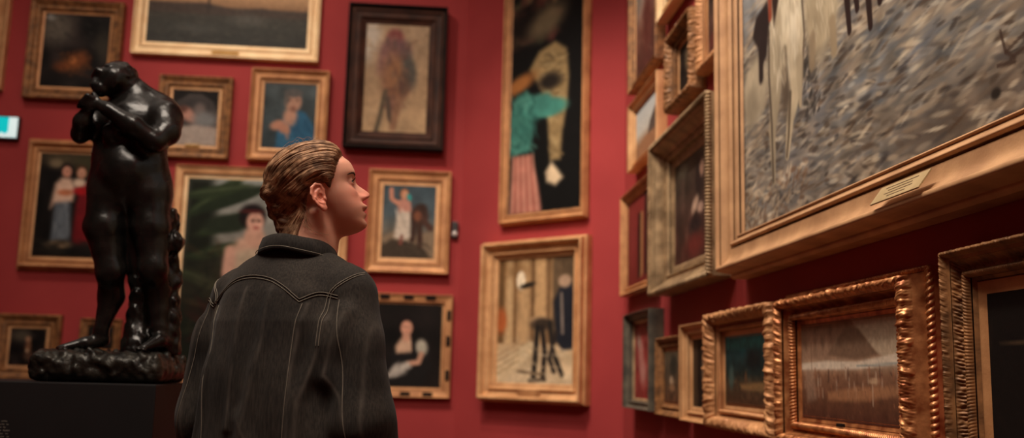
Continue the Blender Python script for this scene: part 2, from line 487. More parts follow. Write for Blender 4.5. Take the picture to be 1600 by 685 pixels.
def pt_firelit(p):
    p.nz(.5, .2)
    p.el(.2, .2, .2, .22, (112, 104, 92), .9, 20, .8); p.el(.1, .06, .06, .04, (170, 170, 165), .8, 0, .7)  # small pale patch at top left: window reflection painted into the picture
    p.el(.5, .66, .16, .12, (150, 86, 44), .9, -20, .75); p.el(.3, .72, .09, .06, (132, 70, 36), .9, 0, .6)
    p.el(.62, .58, .1, .09, (118, 66, 36), .9, 20, .7); p.el(.48, .62, .04, .05, (196, 120, 66), .8, 0, .8)
    p.st(60, (.2, .5, .75, .85), [(120, 70, 38), (60, 34, 22), (28, 18, 16)], .03, .012, 40, 50, .6)
    p.el(.9, .4, .1, .2, (70, 66, 52), .9, 0, .5); p.st(50, (0, 0, 1, .45), [(60, 58, 52), (34, 30, 28)], .04, .015, 0, 60, .4)
def pt_dusk(p):
    p.grad([(0, (112, 118, 122)), (.2, (150, 138, 124)), (.4, (188, 150, 112)), (.52, (150, 116, 88)), (.56, (72, 68, 62)), (.75, (64, 64, 60)), (1, (56, 56, 54))])
    p.pg([(0, .5), (.2, .5), (.36, .49), (.55, .56), (.7, .52), (.8, .55), (1, .56), (1, .64), (0, .62)], (76, 66, 60), .02)
    p.ln([(.375, .44), (.375, .6)], .012, (62, 54, 50)); p.el(.375, .54, .04, .03, (66, 58, 54), .5)
    p.el(.62, .68, .2, .07, (98, 96, 90), .9, 0, .6); p.el(.3, .8, .25, .05, (84, 84, 80), .9, 0, .5)
    p.st(160, (0, .58, 1, 1), [(86, 84, 78), (60, 60, 56), (48, 50, 48), (96, 90, 80)], .06, .008, 2, 8, .4)
def pt_bed(p):
    p.nz(.1, .2)
    p.pg([(0, 1), (0, .4), (.12, .22), (.35, .08), (.62, .07), (.86, .2), (1, .4), (1, 1)], (66, 60, 58), .02)
    p.el(.5, .3, .3, .14, (54, 50, 50), .8); p.el(.3, .42, .13, .1, (150, 108, 96), .6); p.el(.24, .36, .08, .07, (86, 56, 48), .6)
    p.el(.44, .5, .14, .09, (172, 126, 110), .7, 20); p.el(.6, .36, .1, .12, (104, 92, 88), .7); p.el(.72, .54, .2, .14, (116, 116, 116), .7)
    p.pg([(.05, .7), (.5, .63), (1, .68), (1, 1), (0, 1)], (160, 146, 136), .04); p.st(50, (.05, .65, .95, .98), [(176, 162, 150), (128, 116, 112), (150, 130, 120)], .07, .012, 5, 15, .5)
def pt_bluerobe(p):
    p.grad([(0, (70, 78, 80)), (1, (44, 54, 58))]); p.nz(.1, .15)
    p.pg([(.28, 1), (.3, .72), (.42, .5), (.62, .4), (.8, .44), (.94, .6), (1, .85), (1, 1)], (46, 92, 122), .03)
    p.el(.52, .52, .1, .14, (178, 134, 112), .5); p.el(.56, .28, .12, .155, (168, 128, 108), .3); p.el(.56, .15, .13, .07, (84, 80, 78), .5); p.el(.44, .24, .035, .1, (90, 84, 80), .6)
    p.el(.57, .4, .05, .04, (140, 100, 84), .6); p.el(.5, .26, .02, .012, (80, 54, 46), .6); p.el(.64, .26, .02, .012, (80, 54, 46), .6); p.el(.57, .36, .03, .01, (130, 70, 62), .6)
    p.el(.3, .64, .11, .07, (176, 126, 104), .5, -20); p.el(.42, .7, .09, .07, (168, 118, 98), .5, 30); p.ln([(.46, .66), (.5, .82)], .03, (172, 124, 102))
    p.st(60, (.5, .55, 1, 1), [(36, 76, 104), (62, 112, 142), (30, 60, 88)], .1, .012, 70, 20, .5); p.st(20, (.3, .75, .6, 1), [(36, 76, 104), (58, 104, 130)], .08, .012, 30, 20, .5)
def pt_rider(p):
    p.grad([(0, (172, 146, 118)), (.6, (170, 140, 108)), (1, (182, 152, 116))]); p.nz(.07, .12)
    p.el(.08, .15, .08, .2, (190, 184, 176), .9, 10, .7)
    p.st(120, (0, 0, 1, 1), [(186, 160, 128), (150, 122, 94), (176, 146, 112)], .05, .02, 70, 40, .4)
    p.pg([(.28, .3), (.34, .12), (.42, .05), (.54, .07), (.62, .2), (.68, .34), (.72, .6), (.6, .7), (.52, .84), (.4, .8), (.3, .5)], (122, 84, 74), .05)
    p.el(.46, .12, .07, .07, (130, 70, 66), .6); p.el(.48, .24, .13, .1, (110, 80, 82), .7); p.el(.34, .3, .06, .16, (128, 92, 86), .8, 20)
    p.el(.5, .48, .12, .2, (140, 100, 72), .7); p.el(.7, .42, .06, .16, (84, 80, 74), .7, -10); p.el(.62, .55, .05, .1, (96, 74, 62), .7)
    p.ln([(.34, .62), (.28, .84), (.22, 1.)], .022, (92, 80, 64), .6); p.ln([(.38, .68), (.42, .86), (.48, .92)], .022, (84, 70, 60), .6); p.ln([(.55, .7), (.48, .95)], .03, (140, 104, 80), .7)
    p.ln([(.64, .2), (.8, .14)], .012, (130, 100, 80), .7, .7); p.st(60, (.3, .1, .7, .8), [(100, 66, 60), (150, 112, 86), (92, 76, 70)], .04, .012, 80, 30, .5)
def pt_twowomen(p):
    p.a *= .7; p.nz(.4, .15); p.tu = (.05, .66); p.tv = (-.02, 1.)
    p.el(.25, .08, .18, .08, (92, 80, 58), .9, 0, .7); p.el(.75, .1, .15, .12, (72, 68, 44), .9, 0, .7); p.el(.18, .12, .06, .04, (150, 132, 104), .8, 0, .6)
    p.pg([(.62, .3), (.78, .3), (.84, .55), (.86, .9), (.54, .9), (.56, .5)], (104, 20, 26), .03)
    p.pg([(.22, .47), (.46, .46), (.52, .86), (.2, .88)], (92, 100, 108), .03); p.st(30, (.24, .48, .48, .86), [(112, 120, 126), (70, 78, 88)], .09, .012, 86, 8, .5)
    p.pg([(.2, .32), (.3, .25), (.44, .26), (.54, .36), (.5, .48), (.22, .5), (.15, .56)], (206, 172, 150), .03)
    p.el(.37, .4, .07, .03, (184, 112, 78), .6); head_(p, .36, .19, .062, (196, 140, 118), (34, 24, 20))
    p.el(.58, .3, .06, .045, (206, 180, 158), .6); p.el(.62, .38, .07, .04, (160, 22, 28), .6); head_(p, .6, .2, .06, (190, 140, 116), (70, 48, 32))
    p.el(.34, .9, .12, .035, (186, 152, 116), .7); p.st(40, (0, .85, 1, 1), [(40, 34, 26), (20, 22, 20)], .08, .02, 0, 20, .5)
def pt_smallfigure(p):
    p.nz(.4, .2); p.el(.3, .2, .25, .16, (88, 80, 66), .9, 0, .8); p.el(.52, .52, .08, .2, (116, 80, 58), .8); p.el(.5, .3, .07, .08, (150, 112, 86), .7)
    p.el(.56, .75, .14, .12, (78, 56, 44), .9); p.el(.5, .6, .03, .05, (190, 160, 130), .8)
def pt_palmlady(p):
    p.grad([(0, (132, 136, 132)), (.3, (140, 138, 130)), (.45, (96, 90, 78)), (.6, (40, 38, 28)), (1, (34, 24, 18))]); p.nz(.1, .1)
    p.pg([(0, 0), (.16, 0), (.2, .18), (.2, .36), (.36, .56), (.5, 1), (0, 1)], (26, 30, 22), .04)
    for c, a, l in (((.02, .2), -38, .34), ((.1, .3), -24, .33), ((.0, .1), -10, .34), ((.05, .42), -14, .3), ((.0, .5), 20, .24)):
        x, y = c; a = math.radians(a)
        p.el(x + math.cos(a) * l * .5 / p.A, y + math.sin(a) * l * .5, l * .52, .034, (44, 56, 36), .35, math.degrees(a)); p.el(x + math.cos(a) * l * .5 / p.A, y + math.sin(a) * l * .5 - .01, l * .45, .008, (74, 86, 60), .7, math.degrees(a), .7)
    p.el(.3, .11, .2, .032, (34, 44, 30), .3, -22); p.el(.28, .24, .13, .05, (36, 44, 32), .35, -8)
    p.el(.42, .52, .3, .12, (60, 52, 42), .9, -10, .7); p.tu = (.06, .8); p.tv = (.02, .86); p.st(120, (0, .4, 1, 1), [(40, 44, 30), (24, 26, 20), (58, 46, 32)], .05, .015, 30, 60, .5)
    p.pg([(.3, .42), (.38, .345), (.46, .325), (.6, .34), (.68, .44), (.66, .62), (.34, .62)], (204, 164, 142), .025); p.pg([(.36, .43), (.5, .4), (.66, .42), (.7, .7), (.36, .7)], (186, 166, 142), .03)
    p.ln([(.31, .42), (.3, .56)], .028, (206, 160, 140)); p.el(.5, .325, .05, .06, (206, 160, 138), .4)
    p.el(.475, .205, .07, .066, (26, 18, 18), .3); p.el(.5, .24, .044, .056, (212, 162, 142), .3); p.el(.47, .175, .06, .01, (84, 32, 30), .6); p.el(.48, .232, .012, .006, (40, 24, 20), .6); p.el(.53, .232, .012, .006, (40, 24, 20), .6); p.el(.51, .275, .015, .006, (150, 60, 56), .6)
    p.pg([(.3, .66), (.7, .66), (.95, 1), (.25, 1)], (96, 30, 30), .05); p.st(60, (.1, .75, .9, 1), [(70, 26, 24), (44, 24, 18)], .08, .02, 60, 40, .5)
def pt_warrior(p):
    p.grad([(0, (56, 70, 78)), (.4, (74, 86, 92)), (.62, (104, 100, 92)), (1, (60, 52, 44))]); p.nz(.08, .12)
    p.pg([(0, .7), (.3, .62), (.5, .7), (.8, .64), (1, .6), (1, 1), (0, 1)], (128, 110, 90), .04); p.pg([(0, .84), (.2, .74), (.5, .76), (.8, .86), (.95, 1), (0, 1)], (64, 54, 44), .03)
    p.el(.68, .42, .13, .13, (64, 42, 36), .4); p.ln([(.68, .4), (.9, .58)], .04, (76, 52, 44)); p.el(.72, .32, .08, .07, (58, 40, 34), .5); p.ln([(.6, .5), (.58, .74)], .035, (58, 40, 34)); p.ln([(.7, .5), (.72, .82)], .035, (64, 44, 36)); p.el(.66, .42, .05, .07, (120, 74, 54), .6)
    p.pg([(.3, .34), (.52, .34), (.54, .7), (.42, .75), (.24, .72)], (196, 182, 166), .025); p.pg([(.26, .24), (.4, .17), (.52, .22), (.54, .36), (.32, .38)], (186, 132, 116), .02)
    p.ln([(.3, .26), (.17, .2), (.16, .07)], .026, (196, 134, 110)); head_(p, .4, .13, .06, (204, 150, 120), (150, 100, 70)); p.el(.49, .17, .03, .05, (56, 150, 146), .5, -20)
    p.ln([(.38, .7), (.36, .8)], .025, (120, 70, 60)); p.st(24, (.26, .36, .52, .7), [(214, 202, 188), (164, 150, 136)], .08, .01, 80, 10, .5); p.st(50, (0, .78, .9, 1), [(50, 42, 36), (84, 70, 56)], .05, .012, 15, 20, .5)
def pt_seated(p):
    p.nz(.3, .2)
    p.pg([(.22, .72), (.3, .5), (.5, .44), (.78, .52), (.86, .75), (.7, 1), (.2, 1)], (26, 24, 24), .04)
    p.pg([(.3, .52), (.38, .42), (.5, .4), (.58, .48), (.56, .58), (.32, .6)], (202, 166, 140), .03); head_(p, .45, .28, .105, (202, 148, 124), (22, 16, 16))
    p.el(.46, .4, .05, .06, (196, 146, 122), .5); p.el(.7, .52, .07, .095, (172, 166, 150), .5, -10); p.ln([(.7, .6), (.66, .7), (.5, .72)], .03, (190, 144, 120)); p.ln([(.56, .45), (.58, .62)], .018, (20, 18, 20))
    p.el(.4, .64, .14, .03, (24, 22, 24), .5); p.pg([(.16, .9), (.3, .74), (.5, .7), (.56, .76), (.34, .88)], (182, 174, 164), .03); p.st(20, (.2, .72, .5, .88), [(196, 190, 180), (140, 134, 128)], .06, .012, -30, 12, .5)
def pt_blackrobe(p):
    p.grad([(0, (16, 14, 14)), (1, (14, 14, 14))])
    p.st(120, (-.05, .02, .62, .37), [(96, 50, 42), (64, 40, 32), (112, 92, 66), (40, 28, 24), (120, 62, 56), (58, 62, 44)], .035, .018, 30, 60, .75)
    p.el(.3, .3, .14, .06, (26, 20, 18), .6); p.el(.5, .3, .09, .05, (140, 122, 92), .8, -30, .7); p.el(.35, .1, .1, .05, (110, 64, 58), .8)
    p.pg([(.27, .47), (.4, .41), (.62, .385), (.78, .42), (.82, .52), (.8, .62), (.74, .72), (.72, .82), (.58, .82), (.54, .68), (.44, .56)], (146, 122, 84), .012)
    p.st(110, (.45, .43, .75, .6), [(170, 148, 106), (112, 92, 62), (130, 106, 70), (96, 80, 58)], .022, .005, 12, 25, .6); p.st(60, (.58, .58, .73, .8), [(166, 144, 104), (108, 88, 60), (126, 104, 70)], .014, .005, 15, 25, .6)
    p.el(.56, .53, .05, .03, (36, 30, 26), .7); p.el(.12, .52, .08, .03, (150, 96, 52), .7, -20)
    p.pg([(0, .62), (.1, .56), (.24, .55), (.36, .6), (.34, .72), (.28, .78), (0, .78)], (58, 112, 102), .015); p.el(.5, .625, .1, .036, (66, 128, 116), .35); p.ln([(.3, .6), (.5, .6)], .03, (60, 116, 106)); p.st(40, (0, .57, .4, .78), [(40, 84, 78), (84, 142, 128)], .03, .008, 50, 40, .6)
    p.pg([(.06, .79), (.32, .79), (.42, .9), (.48, 1.), (.02, 1.)], (172, 112, 98), .012)
    for i in range(9):
        x = .06 + i * .035; p.ln([(x, .79), (x * 1.3 - .02, 1.)], .005, (142, 78, 68) if i % 2 else (186, 134, 114), .9, .6)
    p.pg([(.52, .86), (.6, .825), (.7, .86), (.76, .885), (.66, .91), (.54, .895)], (206, 182, 150), .012)
def pt_interior(p):
    p.grad([(0, (150, 116, 80)), (.6, (172, 138, 100)), (.75, (196, 168, 132)), (1, (208, 186, 154))]); p.nz(.06, .1)
    for x, w, c in ((.04, .05, (92, 66, 40)), (.16, .035, (196, 164, 122)), (.24, .02, (110, 80, 52)), (.36, .05, (190, 154, 112)), (.47, .02, (96, 70, 46)), (.57, .06, (194, 156, 112)), (.68, .025, (110, 82, 56)), (.78, .05, (86, 70, 54)), (.92, .09, (74, 60, 46))):
        p.pg([(x - w, 0), (x + w, 0), (x + w, .68), (x - w, .68)], c, .012, .85)
    p.el(.25, .1, .12, .06, (120, 88, 56), .8, 0, .6); p.el(.31, .18, .045, .075, (232, 214, 186), .3); p.el(.4, .22, .08, .022, (40, 34, 28), .5, -10)
    p.el(.05, .5, .06, .1, (168, 90, 50), .6); p.pg([(0, .86), (.45, .66), (.6, .7), (.1, .98), (0, 1)], (206, 182, 146), .02)
    for i in range(4):
        p.ln([(0, .78 + .05 * i), (.3, .68 + .045 * i)], .006, (150, 120, 88), .7, .7)
    p.pg([(.74, .36), (.82, .24), (.96, .22), (1, .3), (1, .72), (.86, .74), (.78, .66)], (34, 36, 44), .02); p.el(.88, .2, .06, .05, (172, 142, 118), .5); p.ln([(.84, .3), (.86, .6)], .014, (120, 108, 100), .7)
    p.el(.56, .5, .1, .03, (196, 160, 120), .6); p.el(.6, .53, .11, .05, (58, 48, 40), .6); p.ln([(.54, .56), (.52, .78), (.5, .94)], .026, (38, 34, 32)); p.ln([(.6, .56), (.64, .74), (.62, .95)], .024, (40, 34, 32)); p.ln([(.7, .52), (.74, .74), (.86, .92)], .022, (40, 36, 34)); p.ln([(.78, .6), (.7, .8), (.76, .9)], .02, (44, 38, 36))
    p.ln([(.3, .9), (.62, .92)], .012, (110, 92, 72), .8); p.ln([(.45, .97), (.65, .96)], .014, (70, 58, 48), .8); p.st(60, (0, .7, 1, 1), [(216, 198, 168), (176, 150, 116), (190, 168, 136)], .05, .01, 5, 15, .5)
def pt_haze(p):
    p.grad([(0, (120, 110, 100)), (.45, (150, 138, 126)), (.7, (112, 74, 62)), (1, (70, 36, 32))]); p.nz(.12, .12)
    p.el(.5, .7, .14, .2, (84, 44, 38), .8); p.st(50, (0, .6, 1, 1), [(90, 50, 44), (60, 34, 30), (120, 84, 70)], .06, .02, 70, 30, .5)
def pt_paleSky(p):
    p.grad([(0, (172, 176, 178)), (.5, (184, 180, 172)), (.7, (150, 118, 92)), (1, (120, 84, 60))])
    p.pg([(.5, .7), (.6, .45), (.8, .3), (1, .25), (1, .75)], (84, 72, 66), .03); p.pg([(0, .8), (.4, .66), (1, .7), (1, 1), (0, 1)], (146, 104, 76), .03); p.st(60, (0, .6, 1, 1), [(170, 128, 96), (110, 76, 56)], .06, .014, 10, 20, .5)
def pt_genre(p):
    p.grad([(0, (70, 62, 52)), (.5, (66, 48, 42)), (1, (72, 40, 34))]); p.nz(.2, .15)
    p.el(.6, .28, .14, .2, (44, 34, 32), .7); p.el(.66, .2, .07, .08, (150, 116, 98), .6); p.el(.5, .5, .12, .06, (196, 164, 142), .6, -25); p.el(.62, .55, .1, .05, (182, 150, 132), .6); p.el(.5, .68, .2, .08, (40, 30, 32), .7); p.el(.5, .86, .3, .1, (104, 44, 40), .8); p.el(.85, .45, .06, .2, (38, 30, 28), .7)
    p.el(.2, .1, .2, .06, (118, 112, 96), .9); p.st(90, (0, 0, 1, 1), [(90, 66, 56), (48, 36, 34), (84, 58, 46)], .05, .014, 80, 40, .45)
def pt_maroon_reflections(p):  # red glare and upright stripes: reflected room and frames painted as colour
    p.grad([(0, (122, 44, 42)), (.5, (112, 40, 40)), (1, (104, 34, 32))])
    for x, c in ((.45, (24, 16, 16)), (.55, (150, 112, 72)), (.7, (40, 24, 22)), (.82, (120, 84, 54))):
        p.pg([(x - .05, .2 if x < .6 else .0), (x + .05, .2 if x < .6 else .0), (x + .05, .92), (x - .05, .95)], c, .02, .85)
    p.el(.2, .5, .15, .3, (132, 52, 50), .9, 0, .6)
def pt_smallgold(p):
    p.nz(.3, .1); p.el(.5, .4, .2, .25, (96, 82, 62), .8); p.st(60, (0, 0, 1, 1), [(60, 56, 46), (110, 88, 60), (36, 30, 28)], .06, .02, 60, 50, .6)
def pt_portraitgrey(p):
    p.grad([(0, (60, 58, 52)), (1, (52, 46, 40))]); p.nz(.2, .12); p.el(.45, .35, .12, .14, (150, 122, 98), .6); p.el(.45, .8, .3, .3, (40, 36, 36), .6)
def pt_pink_reflections(p):  # pale red reflections painted into the picture's colours
    p.grad([(0, (134, 50, 48)), (1, (122, 44, 42))]); p.nz(.12, .1)
    p.el(.3, .4, .14, .18, (168, 112, 104), .8); p.el(.4, .65, .18, .16, (176, 120, 112), .8); p.el(.2, .25, .1, .1, (150, 122, 110), .8); p.el(.85, .65, .18, .2, (58, 22, 22), .8); p.ln([(.6, .1), (.95, .12)], .03, (66, 34, 32)); p.st(60, (0, .1, .7, .95), [(190, 140, 128), (130, 60, 56)], .06, .012, 70, 40, .5)
def pt_orchard(p):
    p.grad([(0, (84, 74, 58)), (.4, (76, 66, 54)), (1, (90, 60, 42))]); p.nz(.15, .1)
    p.el(.6, .28, .3, .2, (44, 44, 38), .7); p.el(.45, .58, .14, .09, (170, 146, 120), .7); p.el(.5, .72, .24, .07, (140, 104, 76), .7); p.st(70, (0, 0, 1, 1), [(60, 54, 44), (120, 88, 62), (40, 36, 32)], .05, .014, 40, 50, .5)
def pt_doorway(p):
    p.nz(.2, .12); p.pg([(0, .1), (.3, 0), (.3, 1), (0, 1)], (64, 50, 38), .03); p.el(.72, .45, .12, .22, (126, 108, 88), .8); p.el(.7, .3, .06, .07, (150, 116, 92), .7); p.st(40, (.3, 0, 1, 1), [(58, 46, 38), (92, 72, 54)], .06, .02, 80, 20, .5)
def pt_bay(p):
    p.grad([(0, (34, 108, 112)), (.16, (40, 100, 100)), (.24, (18, 54, 58)), (.55, (22, 38, 38)), (.68, (70, 58, 44)), (1, (72, 48, 34))]); p.nz(.12, .08)
    p.el(.68, .36, .34, .14, (12, 24, 26), .7); p.el(.15, .6, .12, .16, (62, 84, 80), .8); p.pg([(.36, .7), (1, .66), (1, .8), (.4, .78)], (128, 98, 64), .03); p.el(.5, .6, .05, .1, (86, 62, 44), .7)
    p.st(120, (0, .5, 1, 1), [(96, 70, 48), (50, 40, 32), (120, 92, 62), (60, 66, 52)], .04, .01, 8, 30, .5); p.st(40, (.2, .25, 1, .55), [(12, 28, 30), (30, 58, 58)], .05, .014, 20, 40, .5)
def pt_camp(p):
    p.grad([(0, (136, 104, 84)), (.35, (152, 120, 98)), (.46, (170, 142, 118)), (.55, (132, 96, 74)), (.8, (104, 68, 50)), (1, (78, 46, 36))]); p.nz(.06, .1)
    p.pg([(.55, 0), (1, .02), (1, .36), (.9, .42), (.72, .3)], (178, 156, 132), .02); p.pg([(.3, .34), (.5, .06), (.62, .1), (.8, .36), (.6, .4)], (118, 92, 74), .02); p.pg([(0, .42), (.3, .4), (.6, .42), (.92, .36), (1, .3), (1, .45), (.6, .49), (0, .49)], (214, 196, 176), .015); p.ln([(.6, .46), (1, .44)], .01, (112, 128, 132), .8, .6)
    for i in range(46):
        x = p.r.uniform(.02, .98); y = p.r.uniform(.46, .72); h = p.r.uniform(.07, .14)
        p.ln([(x, y), (x, y + h * .8)], .013, [(186, 158, 136), (96, 62, 48), (60, 42, 40), (148, 92, 66), (200, 178, 156)][i % 5], .7, .6); p.el(x, y - .015, .011, .012, (140, 96, 74), .6, 0, .7)
    for x, h in ((.12, .3), (.28, .36), (.45, .3)):
        p.ln([(x, .5), (x, .5 - h)], .004, (100, 76, 60), .8, .7)
    p.pg([(.3, .72), (.6, .66), (.95, .64), (1, .72), (.6, .8), (.3, .8)], (174, 124, 88), .03, .7); p.ln([(.74, .64), (.74, .82)], .01, (204, 180, 156), .8, .7); p.el(.75, .6, .1, .03, (190, 156, 124), .6)
    p.st(160, (0, .5, 1, 1), [(130, 90, 66), (84, 54, 42), (160, 112, 82), (64, 44, 38), (106, 76, 62)], .03, .008, 70, 40, .55); p.pg([(.04, .5), (.14, .48), (.18, .8), (.06, .84)], (176, 150, 130), .04, .45)
def pt_night(p):
    p.st(70, (0, 0, 1, 1), [(22, 16, 16), (14, 12, 14), (30, 22, 20), (40, 30, 24)], .08, .02, 60, 50, .6); p.ln([(.05, .3), (.5, .27)], .006, (70, 54, 40), .7); p.ln([(.15, .28), (.17, .55)], .004, (60, 48, 40), .7); p.ln([(.3, .5), (.22, .66), (.3, .8)], .008, (70, 44, 30), .7); p.el(.3, .76, .08, .1, (70, 46, 34), .8)
    p.el(.42, .7, .06, .12, (86, 60, 44), .9); p.pg([(.3, .1), (.6, .1), (.6, .4), (.3, .4)], (34, 28, 28), .02)
def pt_horses(p):
    p.grad([(0, (120, 134, 150)), (.45, (150, 154, 156)), (.62, (138, 140, 142)), (1, (130, 120, 108))]); p.nz(.06, .1)
    p.pg([(0, .67), (.06, .64), (.12, .61), (.3, .57), (.6, .53), (1, .48), (1, 1), (0, 1)], (118, 112, 104), .012)
    ear = [(182, 164, 142), (158, 140, 120), (110, 104, 98), (196, 178, 154), (110, 110, 110), (138, 120, 102), (88, 80, 72), (174, 154, 130), (150, 148, 144), (102, 102, 104)]
    p.nz(.1, .12); p.st(300, (0, .6, 1, 1), ear, .07, .014, 2, 7, .5, .8); p.st(900, (0, .58, 1, 1), ear, .035, .006, 1, 8, .6, .6); p.st(2400, (0, .58, .8, 1), ear, .02, .0036, 0, 9, .6, .6)
    p.st(260, (.2, .6, .55, .9), [(98, 110, 124), (116, 122, 128), (74, 80, 86), (86, 98, 116)], .026, .006, 0, 9, .4, .7)
    p.el(.16, .9, .16, .09, (104, 106, 112), .9, -20, .35); p.el(.5, .965, .16, .028, (72, 60, 52), .8, -6, .55); p.el(.7, .985, .3, .03, (92, 72, 56), .8, -3, .5); p.el(.36, .93, .1, .02, (92, 84, 76), .8, -6, .4)
    p.st(700, (0, .66, .8, 1), [(58, 50, 46), (74, 62, 52), (66, 62, 62), (84, 66, 52)], .016, .0034, 0, 10, .75, .6)
    p.st(600, (0, .64, .8, 1), [(214, 200, 174), (202, 184, 158), (222, 210, 188)], .018, .0032, 0, 9, .55, .6)
    p.st(160, (.2, .7, .24, .86), [(70, 66, 62), (58, 54, 52)], .008, .0035, -20, 30, .8); p.st(120, (0, .92, .2, 1.), [(196, 176, 150), (110, 84, 66)], .012, .004, -10, 30, .7)
    p.nz(.06, .03)
    C, Sh, Dk = (216, 202, 174), (168, 154, 130), (96, 84, 72)
    # a pale horse low at the left edge, and the dark head of another above it
    p.el(.045, .745, .07, .06, (182, 168, 144), .35); p.el(.03, .77, .035, .035, (150, 138, 118), .7)
    p.pg([(.036, .64), (.05, .61), (.09, .6), (.1, .64), (.085, .7), (.066, .715), (.055, .67)], (46, 38, 38), .006); p.ln([(.066, .69), (.066, .73)], .012, (46, 38, 38))
    # second pale horse, farther up the slope
    p.el(.25, .66, .075, .12, (190, 174, 146), .3); p.el(.25, .56, .06, .1, (184, 168, 142), .4); p.el(.235, .72, .03, .06, (160, 144, 118), .8, 0, .7); p.st(70, (.215, .56, .285, .76), [(210, 196, 170), (164, 148, 122)], .016, .003, 82, 12, .7)
    p.ln([(.225, .74), (.222, .78)], .012, (150, 132, 108)); p.ln([(.275, .74), (.278, .785)], .012, (156, 138, 112))
    # dark horse with a rider
    p.el(.345, .58, .1, .075, (58, 42, 38), .25, -6); p.el(.31, .55, .06, .06, (62, 44, 38), .3); p.ln([(.3, .56), (.275, .49), (.265, .46)], .034, (58, 42, 38), .3, 1., .02); p.ln([(.265, .46), (.25, .49)], .016, (58, 42, 38), .4)
    for x, l in ((.308, .775), (.326, .752), (.352, .792), (.372, .768)):
        p.ln([(x + .004, .6), (x, .69), (x + .006, l)], .016, (46, 33, 31), .35, 1., .007)
    p.el(.335, .47, .035, .07, (110, 74, 60), .4); p.el(.335, .39, .02, .024, (150, 112, 88), .4); p.ln([(.335, .52), (.33, .6)], .016, (120, 88, 70), .5)
    # the near pale horse seen from behind, climbing away
    p.el(.15, .6, .07, .12, C, .25); p.el(.148, .695, .083, .095, C, .22)
    p.ln([(.112, .72), (.112, .79), (.101, .84), (.104, .93)], .034, Sh, .35, 1., .008); p.ln([(.178, .72), (.176, .8), (.158, .84), (.147, .9)], .034, (192, 176, 148), .35, 1., .009)
    p.el(.118, .71, .026, .09, Sh, .8, 0, .8); p.el(.172, .66, .03, .09, (232, 220, 196), .8, 0, .8); p.el(.145, .785, .02, .05, Dk, .6, 0, .9); p.ln([(.145, .72), (.147, .8)], .009, Dk, .6)
    p.st(160, (.108, .58, .19, .77), [(228, 216, 192), (186, 170, 142), (206, 190, 162)], .016, .0032, 84, 10, .7)
    p.ln([(.095, .66), (.093, .74), (.1, .83), (.102, .93)], .0045, (74, 64, 56), .6, .8); p.ln([(.197, .64), (.203, .72), (.192, .8), (.184, .83)], .004, (92, 80, 68), .6, .8); p.ln([(.16, .8), (.152, .87), (.146, .9)], .005, (84, 72, 60), .6, .8); p.ln([(.187, .76), (.188, .83)], .016, (176, 160, 134), .4, 1., .006)
    p.pg([(.105, .6), (.12, .57), (.142, .56), (.128, .62), (.112, .66)], (54, 40, 36), .006); p.ln([(.099, .57), (.1, .635)], .009, (150, 74, 54), .5); p.el(.14, .52, .03, .06, (140, 72, 54), .4)
    for q in ([(.555, .905), (.56, .93), (.57, .94)], [(.56, .93), (.585, .92)], [(.565, .94), (.6, .93)], [(.55, .94), (.57, .945)]):
        p.ln(q, .0022, (66, 50, 42), .6, .8)
    p.el(.546, .968, .009, .006, (44, 38, 34), .5)

